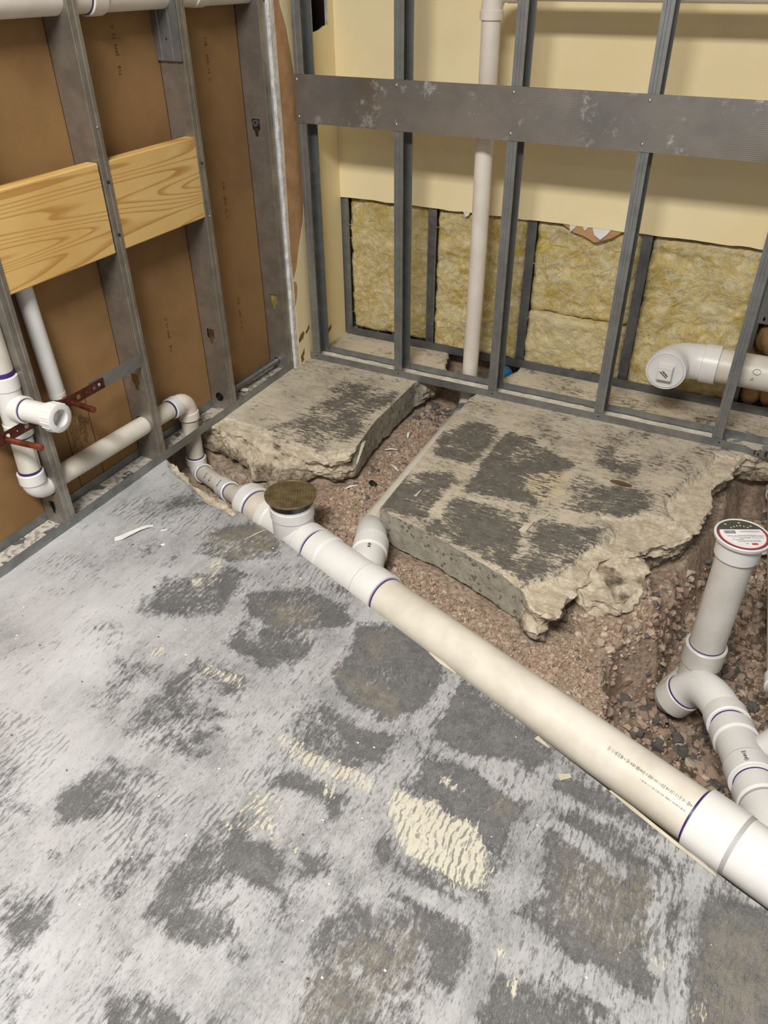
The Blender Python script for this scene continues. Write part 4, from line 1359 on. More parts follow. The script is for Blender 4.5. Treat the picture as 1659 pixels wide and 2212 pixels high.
def fitting(name, pts, rad, mat, parent, segs=32, **props):
    m = MB()
    m.tube(pts, rad, segs)
    return m.build(name, mat, parent, 20, **props)


def print_mark(name, parent, center, axis, up, w, h, seed, ink='ink'):
    """printed size mark or bar code wrapped as small raised ink bars on a pipe side"""
    axis, up = Vector(axis).normalized(), Vector(up).normalized()
    n = axis.cross(up)
    m = MB()
    r = random.Random(seed)
    u = -w / 2
    while u < w / 2:
        b = r.choice((0.0008, 0.0012, 0.002))
        hh = h * r.choice((0.5, 0.8, 1.0))
        p = [Vector(center) + axis * a + up * c for a, c in ((u, -hh / 2), (u + b, -hh / 2), (u + b, hh / 2), (u, hh / 2))]
        m.add(p + [q + n * 0.0003 for q in p], [(0, 1, 2, 3), (7, 6, 5, 4), (0, 4, 5, 1), (1, 5, 6, 2), (2, 6, 7, 3), (3, 7, 4, 0)])
        u += b + r.choice((0.0008, 0.0014, 0.003))
    return m.build(name, M[ink], parent)


def on_pipe(c, r, axis, lean=0.35):
    """a point on a pipe's side that faces the room, with the tangent directions"""
    view = (Vector((1.69, -2.56, 1.38)) - Vector(c)).normalized()
    axis = Vector(axis).normalized()
    n = (view - axis * view.dot(axis)).normalized()
    up = axis.cross(n)
    n2 = (n * math.cos(lean) + up * math.sin(lean)).normalized()
    return Vector(c) + n2 * (r + 0.0004), axis, n2.cross(axis)


M['groove_shade'] = simple('shaded_groove', S(176, 174, 172), None, 0.6)  # grey colour stands in for the shadow inside the fitting grooves
# --- main drain in the trench
dr = thing('main_drain', 'thick white main drain pipe running diagonally along the trench, with a bronze capped cleanout', 'pipe', tuple(ax(0.0)))
pipe('pipe', [ax(0.33), ax(0.8), ax(1.29)], R4, M['pvc'], dr, 48)
# reducer from the small pipe, 2 inch to 4 inch
sleeve('reducer', ax(-0.345, -0.014), ax(-0.322, -0.012), H2, M['pvc_white'], dr)
fitting('reducer', [ax(-0.323, -0.012), ax(-0.316, -0.010), ax(-0.304, -0.004), ax(-0.300), ax(-0.262), ax(-0.258)], [H2, 0.046, 0.062, H4, H4, H4 - 0.003], M['pvc_white'], dr)
ring(ax(-0.256), AD, R4, dr)
pipe('pipe', [ax(-0.27), ax(-0.17)], R4, M['pvc'], dr, 40)
# cleanout tee
ring(ax(-0.190), AD, R4, dr)
fitting('cleanout_tee', [ax(-0.188), ax(-0.186), ax(-0.155), ax(-0.148), ax(0.00), ax(0.005), ax(0.046), ax(0.048)], [H4 - 0.003, H4, H4, 0.0625, 0.0625, H4, H4, H4 - 0.003], M['pvc_white'], dr, 40)
tc = ax(-0.058)
fitting('tee_neck', [tc, tc + Vector((0, 0, 0.075)), tc + Vector((0, 0, 0.077)), tc + Vector((0, 0, 0.108)), tc + Vector((0, 0, 0.110))], [0.0625, 0.0625, H4, H4, H4 - 0.003], M['pvc_white'], dr, 40)
zt = 0.098
fitting('cleanout_adapter', [Vector((tc.x, tc.y, tc.z + 0.108)), Vector((tc.x, tc.y, zt - 0.016))], [0.0635, 0.0635], M['pvc_white'], dr, 40)
m = MB()
for k in range(10):
    a = 2 * math.pi * k / 10
    m.tube([(tc.x + 0.0635 * math.cos(a), tc.y + 0.0635 * math.sin(a), tc.z + 0.109), (tc.x + 0.0635 * math.cos(a), tc.y + 0.0635 * math.sin(a), zt - 0.018)], 0.0012, 6)
m.build('adapter_rib', M['pvc_grey'], dr)
fitting('cap_body', [(tc.x, tc.y, zt - 0.030), (tc.x, tc.y, zt - 0.029), (tc.x, tc.y, zt - 0.010), (tc.x, tc.y, zt - 0.006)], [0.062, 0.0655, 0.0705, 0.072], M['black_plastic'], dr, 40, label='black plastic body under the cover')
cov = fitting('cleanout_cover', [(tc.x, tc.y, zt - 0.007), (tc.x, tc.y, zt - 0.005), (tc.x, tc.y, zt - 0.001), (tc.x, tc.y, zt), (tc.x, tc.y, zt), (tc.x, tc.y, zt - 0.0015), (tc.x, tc.y, zt - 0.0015)],
              [0.074, 0.077, 0.0775, 0.0755, 0.0715, 0.0705, 0.0005], M['bronze'], dr, 64, label='round bronze cover with a honeycomb pattern')
m = MB()
for i in range(-9, 10):
    for j in range(-9, 10):
        x, y = (i + 0.5 * (j % 2)) * 0.0092, j * 0.0080
        if math.hypot(x, y) < 0.064 and not (abs(y) < 0.009 and abs(x) < 0.020):
            for k in range(6):
                a0, a1 = math.pi / 6 + math.pi / 3 * k, math.pi / 6 + math.pi / 3 * (k + 1)
                q = [(x + 0.0046 * math.cos(a0), y + 0.0046 * math.sin(a0)), (x + 0.0046 * math.cos(a1), y + 0.0046 * math.sin(a1)), (x + 0.0053 * math.cos(a1), y + 0.0053 * math.sin(a1)), (x + 0.0053 * math.cos(a0), y + 0.0053 * math.sin(a0))]
                m.add([(tc.x + a, tc.y + b, zt - 0.0014) for a, b in q] + [(tc.x + a, tc.y + b, zt - 0.0002) for a, b in q], [(4, 5, 6, 7), (0, 1, 5, 4), (2, 3, 7, 6)])
m.build('honeycomb_ridge', M['bronze'], cov, kind='stuff')
ring(ax(0.050), AD, R4, dr)
# first wye
pipe('pipe', [ax(0.03), ax(0.09)], R4, M['pvc'], dr, 40)
fitting('wye', [ax(0.058), ax(0.060), ax(0.11), ax(0.118), ax(0.272), ax(0.278), ax(0.352), ax(0.354)], [H4 - 0.003, H4, H4, 0.0625, 0.0625, H4, H4, H4 - 0.003], M['pvc_white'], dr, 40)
ring(ax(0.357), AD, R4, dr)
bd = Vector((-0.36, 0.93, -0.02)).normalized()
b0 = ax(0.265)
fitting('wye_branch', [b0, b0 + bd * 0.10, b0 + bd * 0.125, b0 + bd * 0.132, b0 + bd * 0.185, b0 + bd * 0.187], [R3 + 0.004, R3 + 0.004, R3 + 0.004, H3, H3, H3 - 0.003], M['pvc_white'], dr, 36)
c, a, u = on_pipe(b0 + bd * 0.11, R3 + 0.004, bd, -0.1)
print_mark('size_mark', dr, c, a, u, 0.018, 0.012, 4)
c, a, u = on_pipe(ax(1.17), R4, AD, -0.22)
print_mark('pipe_print', dr, c, a, u, 0.19, 0.009, 11, 'grey_ink')
c, a, u = on_pipe(ax(1.21), R4, AD, 0.05)
print_mark('pipe_print', dr, c, a, u, 0.10, 0.004, 12, 'grey_ink')
# second wye at the lower right
ring(ax(1.270), AD, R4, dr, 0.006)
fitting('wye', [ax(1.272), ax(1.274), ax(1.352), ax(1.3525), ax(1.3585), ax(1.359), ax(2.15)], [H4 - 0.003, H4, H4, 0.0635, 0.0635, 0.0625, 0.0625], M['pvc_white'], dr, 48)
fitting('groove_shadow', [ax(1.3515), ax(1.3600)], 0.0640, M['groove_shade'], dr, 48)

# --- branch to the toilet stub
J0, J1 = ax(1.56), Vector((1.897, -1.222, -0.095))
tt = thing('toilet_drain', 'white pipe stub with a round labelled test cap rising from the pit', 'pipe', (1.766, -0.88, -0.2))
cd_ = (Vector((1.835, -1.000, -0.178)) - Vector((1.937, -1.343, -0.065))).normalized()   # up the branch, away from the main
p = lambda s: Vector((1.937, -1.343, -0.065)) + cd_ * s
fitting('wye_branch', [p(-0.225), p(-0.02), p(-0.012), p(0.030), p(0.032)], [R3 + 0.004, R3 + 0.004, H3, H3, H3 - 0.003], M['pvc_white'], tt, 36)
pipe('pipe', [p(0.0), p(0.20)], R3, M['pvc_white'], tt)
ring(p(0.052), cd_, R3, tt, 0.003)
fitting('wye', [p(0.060), p(0.062), p(0.112), p(0.120), p(0.205), p(0.212), p(0.258), p(0.260)], [H3 - 0.003, H3, H3, R3 + 0.004, R3 + 0.004, H3, H3, H3 - 0.003], M['pvc_white'], tt, 36)
fitting('groove_shadow', [p(0.1115), p(0.1185)], R3 + 0.0055, M['groove_shade'], tt, 36)
fitting('groove_shadow', [p(-0.0195), p(-0.026)], R3 + 0.0055, M['groove_shade'], tt, 36)
w0 = p(0.125)
wd = Vector((0.50, 0.86, -0.02)).normalized()
fitting('wye_branch', [w0, w0 + wd * 0.16, w0 + wd * 0.162], [0.036, 0.036, 0.033], M['pvc_white'], tt, 32)
ring(w0 + wd * 0.166, wd, R2, tt, 0.006)
c, a, u = on_pipe(p(0.085), H3, cd_, 0.1)
print_mark('size_mark', tt, c, a, u, 0.034, 0.011, 21)
pipe('pipe', [p(0.25), p(0.30)], R3, M['pvc_white'], tt)
ring(p(0.277), cd_, R3, tt)
q0, q1 = p(0.280), p(0.330)
hub2 = Vector((1.744, -0.930, -0.252))
hd = Vector((0.42, -0.02, 0.85)).normalized()
arc = bez(hub2 + hd * 0.01, hub2 + hd * 0.095, q1, 16)
sleeve('elbow', q0, q1, H3, M['pvc_white'], tt, 0.003)
fitting('elbow', arc, R3 + 0.0035, M['pvc_white'], tt)
sleeve('elbow', hub2 - hd * 0.045, hub2 + hd * 0.006, H3, M['pvc_grey'], tt, 0.003)
ring(hub2 + hd * 0.008, hd, R3 + 0.0035, tt)
fitting('elbow', bez(hub2 - hd * 0.02, hub2 - hd * 0.10 + Vector((0.0, 0.03, 0.0)), Vector((1.764, -0.875, -0.235)), 12) + [Vector((1.766, -0.88, -0.15))], R3 + 0.004, M['pvc_grey'], tt)
sx, sy = 1.766, -0.880
sleeve('elbow', (sx, sy, -0.165), (sx, sy, -0.100), H3, M['pvc_grey'], tt, 0.003)
ring((sx, sy, -0.099), (0, 0, 1), R3, tt)
pipe('standpipe', [(sx, sy, -0.14), (sx, sy, 0.23)], R3, M['pvc_grey'], tt, 40)
zc = 0.262
fitting('test_cap', [(sx, sy, zc - 0.062), (sx, sy, zc - 0.060), (sx, sy, zc - 0.012), (sx, sy, zc - 0.010), (sx, sy, zc - 0.002), (sx, sy, zc), (sx, sy, zc), (sx, sy, zc - 0.0015), (sx, sy, zc - 0.0015)],
        [0.0485, 0.0515, 0.0525, 0.0625, 0.064, 0.0625, 0.0605, 0.0600, 0.0004], M['pvc_white'], tt, 56)
# printed label on the cap, turned so that its lines run across the view
lx, ly = Vector((0.895, 0.446)), Vector((-0.446, 0.895))
LP = lambda u, v, w: (sx + lx.x * u + ly.x * v, sy + lx.y * u + ly.y * v, zc - 0.0013 + w)
m = MB()
plate(m, circle(0, 0, 0.0585, 56), [], LP, 0.0003)
lab = m.build('cap_label', M['label_dark'], tt, label='printed round label in dark grey, red and white')


def clip_circle(r, vtop, n=40):
    a0 = math.asin(vtop / r)
    return [(r * math.cos(a), r * math.sin(a)) for a in np.linspace(math.pi - a0, 2 * math.pi + a0, n)]


m = MB()
plate(m, clip_circle(0.0555, 0.020), [], lambda u, v, w: LP(u, v, w + 0.0003), 0.0002)
m.build('red_rim', M['label_red'], tt)
m = MB()
plate(m, clip_circle(0.0515, 0.020), [], lambda u, v, w: LP(u, v, w + 0.0005), 0.0002)
m.build('white_panel', M['label_white'], tt)
m = MB()
r = random.Random(3)
u = -0.040
while u < -0.015:
    b = r.choice((0.0007, 0.0011, 0.0016))
    plate(m, rect(u, 0.004, u + b, 0.016), [], lambda a, c, w: LP(a, c, w + 0.0007), 0.0001)
    u += b + r.choice((0.0006, 0.001))
for v, u0, u1, h in ((0.0125, 0.0, 0.044, 0.0012), (0.0095, -0.006, 0.042, 0.0012), (-0.003, -0.012, 0.030, 0.0010), (-0.0065, -0.038, 0.046, 0.0016), (-0.011, -0.030, 0.044, 0.0010), (-0.015, -0.012, 0.012, 0.0016), (-0.015, 0.016, 0.044, 0.0010), (-0.019, -0.030, -0.004, 0.0014), (-0.0225, -0.024, 0.034, 0.0010), (-0.027, -0.020, 0.034, 0.0017), (-0.036, -0.006, 0.003, 0.0012)):
    u = u0
    while u < u1:
        wd_ = r.uniform(0.003, 0.008)
        plate(m, rect(u, v, min(u + wd_, u1), v + h), [], lambda a, c, w: LP(a, c, w + 0.0007), 0.0001)
        u += wd_ + 0.0012
m.build('label_print', M['ink'], tt)
m = MB()
plate(m, rect(0.008, -0.040, 0.022, -0.033), [], lambda a, c, w: LP(a, c, w + 0.0007), 0.0001)
m.build('red_mark', M['label_red'], tt)
m = MB()
for u, v, du in ((-0.020, 0.026, 0.004), (-0.012, 0.030, 0.004), (-0.004, 0.033, 0.004), (0.004, 0.034, 0.004), (0.012, 0.031, 0.004), (0.020, 0.027, 0.004), (-0.030, 0.040, 0.006), (0.004, 0.045, 0.006), (0.028, 0.032, 0.005)):
    plate(m, [(u, v), (u + du, v - 0.001), (u + du * 0.7, v + 0.0035), (u + 0.001, v + 0.004)], [], lambda a, c, w: LP(a, c, w + 0.0003), 0.0002)
m.build('label_figure', M['pvc_grey'], tt)

# --- small pipe entering the toilet branch from the back wall
bp = thing('branch_pipe', 'pale pipe along the right edge, from the back wall to the pit', 'pipe', (1.92, -0.6, -0.15))
e0 = w0 + wd * 0.15
e1 = Vector((1.958, -0.90, -0.150))
fitting('elbow', bez(e0 + wd * 0.01, e0 + wd * 0.06, e1, 8), R2 + 0.003, M['pvc_white'], bp)
sleeve('elbow', e0 + wd * 0.012, e0 + wd * 0.045, H2, M['pvc_white'], bp)
bdir = (Vector((1.873, 0.03, -0.150)) - e1).normalized()
sleeve('elbow', e1 - bdir * 0.005, e1 + bdir * 0.035, H2, M['pvc_white'], bp)
pipe('pipe', [e1, Vector((1.873, 0.03, -0.150))], R2, M['pvc'], bp)
sleeve('coupling', Vector((1.873, 0.03, -0.150)) - bdir * 0.005, Vector((1.873, 0.03, -0.150)) + bdir * 0.05, H2, M['pvc_grey'], bp)
ring(Vector((1.873, 0.03, -0.150)) - bdir * 0.007, bdir, R2, bp)

# --- vent: riser behind the back studs and its run between the blocks
vp = thing('vent_pipe', 'white vent riser behind the back studs, running on between the two concrete blocks', 'pipe', (0.685, 0.12, 0.0))
VX, VY = 0.683, 0.120
pipe('pipe', [(0.683, VY, -0.07), (0.688, VY, 0.5), (0.683, VY, 1.225)], R2, M['pvc_pink'], vp, 36)
sleeve('elbow', (VX, VY, 1.212), (VX, VY, 1.240), H2, M['pvc_pink'], vp, 0.002)
fitting('elbow', [(VX, VY, 1.235)] + bez((VX, VY, 1.238), (VX, VY, 1.293), (VX + 0.055, VY, 1.293), 10) + [(VX + 0.06, VY, 1.293)], R2 + 0.0035, M['pvc_pink'], vp)
sleeve('elbow', (VX + 0.05, VY, 1.293), (VX + 0.085, VY, 1.293), H2, M['pvc_pink'], vp, 0.002)
ring((VX + 0.087, VY, 1.293), (1, 0, 0), R2, vp)
pipe('pipe', [(VX + 0.06, VY, 1.293), (2.5, VY, 1.293)], R2, M['pvc_pink'], vp, 32)
run = [Vector((0.683, VY, -0.05)), Vector((0.684, 0.115, -0.105)), Vector((0.690, 0.075, -0.118)), Vector((0.698, 0.02, -0.118))]
fitting('elbow', [run[0]] + bez((0.683, VY, -0.06), (0.683, VY, -0.118), (0.692, 0.06, -0.118), 8), R2 + 0.003, M['pvc'], vp)
sleeve('coupling', (0.692, 0.06, -0.118), (0.697, 0.0, -0.117), H2, M['rubber'], vp, 0.004, label='grey rubber coupling')
pipe('pipe', [(0.697, 0.02, -0.118), (0.712, -0.40, -0.104), (0.735, -0.82, -0.085)], R2, M['pvc'], vp)
b1 = b0 + bd * 0.185
fitting('elbow', bez(b0 + bd * 0.15, b1 + bd * 0.03, Vector((0.737, -0.835, -0.085)), 8), [R3 + 0.004] * 5 + [R3 + 0.003, R3, R3 - 0.004, R2 + 0.006], M['pvc_white'], vp)
bd2 = (Vector((0.735, -0.82, -0.085)) - Vector((0.712, -0.40, -0.104))).normalized()

# --- drain stack in the left wall, down to the trench
LX = -0.046
sk = thing('sink_drain', 'white sink drain in the left wall with an open trap arm, running into the trench', 'pipe', (LX, -1.378, 0.15))
pipe('pipe', [(LX, -1.372, 0.50), (LX, -1.368, 2.40)], R2, M['pvc'], sk)
ring((LX, -1.372, 0.507), (0, 0, 1), R2, sk, 0.012)
sleeve('sanitary_tee', (LX, -1.373, 0.462), (LX, -1.372, 0.500), H2, M['pvc_white'], sk)
fitting('sanitary_tee', [(LX, -1.373, 0.470), (LX, -1.375, 0.350)], [0.034, 0.034], M['pvc_white'], sk)
sleeve('sanitary_tee', (LX, -1.375, 0.325), (LX, -1.375, 0.365), H2, M['pvc_white'], sk)
ring((LX, -1.375, 0.322), (0, 0, 1), R2, sk)
ad = Vector((1, 0.03, 0.03)).normalized()
t0 = Vector((LX, -1.374, 0.408))
fitting('sanitary_tee', bez((LX, -1.375, 0.37), (LX, -1.374, 0.408), t0 + ad * 0.04, 8), 0.034, M['pvc_white'], sk)
sleeve('sanitary_tee', t0 + ad * 0.022, t0 + ad * 0.052, H2, M['pvc_white'], sk)
ring(t0 + ad * 0.054, ad, R2, sk)
pipe('trap_arm', [t0 + ad * 0.03, t0 + ad * 0.145], R2, M['pvc_white'], sk)
m = MB()
m.tube([t0 + ad * 0.125, t0 + ad * 0.128, t0 + ad * 0.140, t0 + ad * 0.141, t0 + ad * 0.172, t0 + ad * 0.174, t0 + ad * 0.174, t0 + ad * 0.135, t0 + ad * 0.135],
       [0.031, 0.034, 0.034, 0.0385, 0.0385, 0.036, 0.0235, 0.0225, 0.0003], 32)
m.build('slip_nut', M['pvc_white'], sk, 40)
m = MB()
for k in range(16):
    a = 2 * math.pi * k / 16
    o = Vector((0, math.cos(a), math.sin(a)))
    m.tube([t0 + ad * 0.143 + o * 0.0385, t0 + ad * 0.170 + o * 0.0385], 0.0016, 6)
m.build('nut_rib', M['pvc_white'], sk)
pipe('pipe', [(LX, -1.375, 0.345), (LX, -1.382, 0.18)], R2, M['pvc'], sk)
c, a, u = on_pipe((LX, -1.379, 0.25), R2, (0, 0, 1), 0.9)
print_mark('pipe_print', sk, c, a, u, 0.09, 0.004, 31, 'grey_ink')
ring((LX, -1.382, 0.214), (0, 0, 1), R2, sk, 0.007)
sleeve('elbow', (LX, -1.382, 0.176), (LX, -1.382, 0.210), H2, M['pvc_white'], sk)
fitting('elbow', [(LX, -1.382, 0.185)] + bez((LX, -1.382, 0.178), (LX, -1.380, 0.142), (LX, -1.338, 0.144), 10), R2 + 0.003, M['pvc_white'], sk)
pipe('pipe', [(LX, -1.345, 0.145), (LX, -0.80, 0.127)], R2, M['pvc'], sk, 36)
ring((LX, -0.806, 0.127), (0, 1, 0), R2, sk, 0.007)
sleeve('elbow', (LX, -0.803, 0.127), (LX, -0.770, 0.126), H2, M['pvc_white'], sk)
fitting('elbow', [(LX, -0.775, 0.126)] + bez((LX, -0.768, 0.126), (LX, -0.720, 0.126), (LX, -0.720, 0.078), 10), R2 + 0.003, M['pvc_pink'], sk)
sleeve('elbow', (LX, -0.720, 0.082), (LX, -0.720, 0.052), H2, M['pvc_pink'], sk)
ring((LX, -0.720, 0.050), (0, 0, 1), R2, sk, 0.003)
pipe('pipe', [(LX, -0.720, 0.07), (LX, -0.720, -0.11)], R2, M['pvc'], sk)
ring((LX, -0.720, -0.103), (0, 0, 1), R2, sk)
sleeve('elbow', (LX, -0.720, -0.106), (LX, -0.720, -0.136), H2, M['pvc_white'], sk)
tp0, tp1 = Vector((0.006, -0.748, -0.150)), ax(-0.335, -0.013)
td = (tp1 - tp0).normalized()
fitting('elbow', [(LX, -0.720, -0.125)] + bez((LX, -0.720, -0.134), (LX, -0.720, -0.162), tp0, 10), R2 + 0.003, M['pvc_white'], sk)
sleeve('elbow', tp0 - td * 0.022, tp0 + td * 0.003, H2, M['pvc_white'], sk)
ring(tp0 + td * 0.005, td, R2, sk, 0.003)
pipe('pipe', [tp0 - td * 0.01, tp1 + td * 0.02], R2, M['pvc'], sk)
L = (tp1 - tp0).length
sleeve('coupling', tp0 + td * (L * 0.50), tp0 + td * (L * 0.69), H2, M['pvc_white'], sk, 0.003)
ring(tp0 + td * (L * 0.70), td, R2, sk, 0.006)
for s, sd in ((0.22, 41), (0.34, 42)):
    c, a, u = on_pipe(tp0 + td * (L * s), R2, td, 0.1)
    print_mark('size_mark', sk, c, u, a, 0.02, 0.014, sd)
c, a, u = on_pipe(tp0 + td * (L * 0.58), H2, td, 0.0)
print_mark('size_mark', sk, c, u, a, 0.03, 0.009, 43)

# --- water risers, stub-outs and their straps
for k, (y, nm, nm2) in enumerate(((-1.217, 'white insulated water riser below the left pine board', 'copper stub-out right of the open white trap arm'), (-1.455, 'white water riser cut off by the left edge of the photo', 'copper stub-out left of and below the open white trap arm'))):
    m = MB()
    m.tube([(-0.058, y, 0.372), (-0.058, y, 0.375), (-0.062, y - 0.01, 0.70), (-0.063, y - 0.012, 0.92 if k == 0 else 2.40)], [0.020, 0.0235, 0.0235, 0.0235], 28)
    wr = m.build('water_riser', M['pvc_white'], smooth_angle=40, label=nm, category='pipe', group='water risers in the left wall')
    m = MB()
    tip = 0.094 if k == 0 else 0.122
    ysh = -0.012 if k == 0 else 0.012
    m.tube([(-0.058, y, 0.376), (-0.052, y, 0.362), (-0.03, y, 0.360), (tip - 0.022, y + ysh, 0.362), (tip - 0.021, y + ysh, 0.362), (tip - 0.002, y + ysh, 0.362), (tip, y + ysh, 0.362)], [0.0085, 0.0085, 0.0082, 0.0082, 0.0090, 0.0090, 0.0065], 22)
    m.build('stub_out', M['copper'], smooth_angle=40, label=nm2, category='pipe', group='copper stub-outs of the sink')
    sleeve('foam_collar', (-0.058, y, 0.362), (-0.058, y, 0.380), 0.0242, M['pvc_white'], wr)
m = MB()
hs = [(-1.105 - 0.031 * k, 0.368) for k in range(13)]
plate(m, rect(-1.515, 0.353, -1.097, 0.384), [circle(y, z, 0.0075 if k % 2 else 0.0022, 12) for k, (y, z) in enumerate(hs) if k not in (0,)], lambda u, v, w: (0.0035 + w, u, v), 0.0018)
cs = m.build('copper_strap', M['copper_dull'], label='punched dark copper strap holding both copper stub-outs', category='strap')
screw_on(cs, (0.0053, -1.116, 0.370), (1, 0, 0), 0.0055)
m = MB()
plate(m, rect(-1.150, 0.352, -0.937, 0.391), [], lambda u, v, w: (0.0012 + w, u, v), 0.0014)
m.build('steel_strap', M['steel'], label='short flat steel strap from the copper strap to the next stud', category='strap')

# --- horizontal pipe at the top of the left wall
op = thing('overhead_pipe', 'white horizontal pipe crossing the top of the left stud wall', 'pipe', (LX, -1.0, 1.3))
pipe('pipe', [(LX, -2.2, 1.312), (LX, 0.0, 1.293)], 0.0365, M['pvc_pink'], op, 36)
for y in (-0.815, -0.40):
    sleeve('coupling', (LX, y - 0.02, 1.300), (LX, y + 0.03, 1.2995), 0.0425, M['pvc_pink'], op)
    ring((LX, y - 0.0225, 1.300), (0, 1, 0), 0.0365, op, 0.005)

# --- capped cleanout at the back right
co = thing('cleanout_pipe', 'large white elbow with a square-headed screw plug in front of the insulation, at the right', 'pipe', (1.55, 0.12, 0.23))
cz = 0.230
pipe('pipe', [(1.55, 0.137, cz), (2.4, 0.137, cz)], R4, M['pvc'], co, 44)
sleeve('elbow', (1.525, 0.137, cz), (1.578, 0.137, cz), H4, M['pvc_white'], co, 0.002)
fitting('elbow', [(1.545, 0.137, cz)] + bez((1.53, 0.137, cz), (1.425, 0.137, cz), (1.425, 0.045, cz), 14), R4 + 0.004, M['pvc_white'], co, 40)
m = MB()
m.tube([(1.425, 0.055, cz), (1.425, 0.053, cz), (1.425, 0.012, cz), (1.425, 0.010, cz), (1.425, 0.010, cz), (1.425, 0.013, cz), (1.425, 0.013, cz)], [0.062, H4, H4, 0.0645, 0.0605, 0.0600, 0.0004], 44)
m.build('hub', M['pvc_white'], co, 40)
m = MB()
m.tube([(1.425, 0.02, cz), (1.425, 0.009, cz), (1.425, 0.007, cz), (1.425, 0.007, cz), (1.425, 0.0085, cz), (1.425, 0.0085, cz)], [0.0585, 0.0585, 0.0575, 0.0545, 0.0535, 0.0004], 44)
plug = m.build('screw_plug', M['pvc_white'], co, 40)
m = MB()
sq = lambda y, h: [(1.425 - h, y, cz - h), (1.425 + h, y, cz - h), (1.425 + h, y, cz + h), (1.425 - h, y, cz + h)]
V = sq(0.009, 0.0265) + sq(-0.014, 0.0235) + sq(-0.0155, 0.022)
m.add(V, [(0, 1, 5, 4), (1, 2, 6, 5), (2, 3, 7, 6), (3, 0, 4, 7), (4, 5, 9, 8), (5, 6, 10, 9), (6, 7, 11, 10), (7, 4, 8, 11), (8, 9, 10, 11)])
m.build('square_head', M['pvc_white'], plug)
m = MB()
U = Vector((0.78, 0, -0.62))
Wv = Vector((0.62, 0, 0.78))
for (a0, a1, c0, c1) in ((-0.016, 0.016, -0.006, -0.003), (-0.012, 0.014, 0.0, 0.0012), (-0.011, -0.009, 0.0, 0.006), (-0.007, -0.003, 0.0, 0.006), (-0.001, 0.001, 0.0, 0.006), (0.003, 0.007, 0.0, 0.006), (0.009, 0.013, 0.0, 0.005)):
    q = [Vector((1.425, -0.0158, cz)) + U * a + Wv * c for a, c in ((a0, c0), (a1, c0), (a1, c1), (a0, c1))]
    m.add(q + [v + Vector((0, -0.0003, 0)) for v in q], [(4, 5, 6, 7), (0, 1, 5, 4), (1, 2, 6, 5), (2, 3, 7, 6), (3, 0, 4, 7)])
m.build('bar_code', M['ink'], plug)
c, a, u = on_pipe((1.70, 0.137, cz), R4, (1, 0, 0), 0.0)
m = MB()
m.tube([c + a * 0.012 * math.cos(t) + u * 0.009 * math.sin(t) for t in np.linspace(0.4, 6.3, 22)], 0.0007, 5)
m.tube([c + a * x + u * y for x, y in ((-0.014, -0.028), (-0.006, -0.020), (-0.006, -0.029))], 0.0007, 5)
m.build('pencil_mark', M['ink'], co)
m = MB()
m.tube([(0.779, 0.29, -0.033), (0.746, 0.085, -0.033)], 0.0315, 28)
m.tube([(0.7465, 0.088, -0.033), (0.7455, 0.082, -0.033)], 0.028, 28)
m.build('blue_sleeve', M['blue'], smooth_angle=40, label='bright blue plastic sleeve beside the foot of the white vent riser', category='pipe')

# ------------------------------------------------------------------ scraps and debris


def ribbon(name, pts, w, mat, label, cat='scrap', group=None, th=0.0012):
    m = MB()
    P = [Vector(p) for p in pts]
    V = []
    for i, q in enumerate(P):
        d = (P[min(i + 1, len(P) - 1)] - P[max(i - 1, 0)]).normalized()
        s = Vector((0, 0, 1)).cross(d).normalized()
        ww = w[i] if isinstance(w, (list, tuple)) else w
        V += [q - s * ww / 2, q + s * ww / 2, q + s * ww / 2 + Vector((0, 0, th)), q - s * ww / 2 + Vector((0, 0, th))]
    F = [(3, 2, 1, 0), tuple(4 * (len(P) - 1) + k for k in range(4))]
    for i in range(len(P) - 1):
        for k in range(4):
            F.append((4 * i + k, 4 * i + (k + 1) % 4, 4 * i + 4 + (k + 1) % 4, 4 * i + 4 + k))
    m.add(V, F)
    return m.build(name, M[mat], label=label, category=cat, group=group)


Z = 0.0012
ribbon('paper_strip', [(0.160, -1.329, Z), (0.172, -1.318, Z + 0.002), (0.184, -1.290, Z + 0.004), (0.196, -1.262, Z + 0.005), (0.205, -1.240, Z + 0.003), (0.216, -1.226, Z)], [0.018, 0.022, 0.017, 0.012, 0.014, 0.010], 'white_paper', 'curled white paper strip on the bare floor near the left track')
ribbon('paper_chip', [(0.2525, -1.236, Z), (0.266, -1.222, Z)], 0.007, 'white_paper', 'tiny white chip just right of the curled paper strip')
ribbon('paper_chip', [(0.300, -1.290, Z), (0.306, -1.281, Z)], 0.009, 'white_paper', 'square white chip below the curled paper strip')
ribbon('wood_splinter', [(0.500, -1.160, Z), (0.5175, -1.118, Z + 0.001), (0.530, -1.088, Z)], [0.003, 0.005, 0.003], 'splinter', 'thin straight splinter on the floor left of the bronze cover')
ribbon('wood_splinter', [(1.206, -0.765, Z), (1.212, -0.735, Z + 0.003), (1.220, -0.702, Z)], [0.020, 0.018, 0.006], 'splinter', 'pale wood chip standing out at the middle of the larger concrete block')
ribbon('wood_splinter', [(1.240, -0.672, Z), (1.252, -0.640, Z + 0.002)], [0.008, 0.004], 'splinter', 'small splinter just above the pale chip on the larger block')
ribbon('wood_splinter', [(0.848, -0.738, Z), (0.852, -0.702, Z + 0.002)], [0.010, 0.004], 'splinter', 'small pale splinter near the left edge of the larger block')
ribbon('bark_chip', [(1.372, -0.380, Z), (1.390, -0.384, Z + 0.004), (1.415, -0.388, Z + 0.006), (1.440, -0.380, Z)], [0.006, 0.016, 0.020, 0.008], 'dry_leaf', 'brown bark chip lying on the larger concrete block', 'chip', None, 0.003)
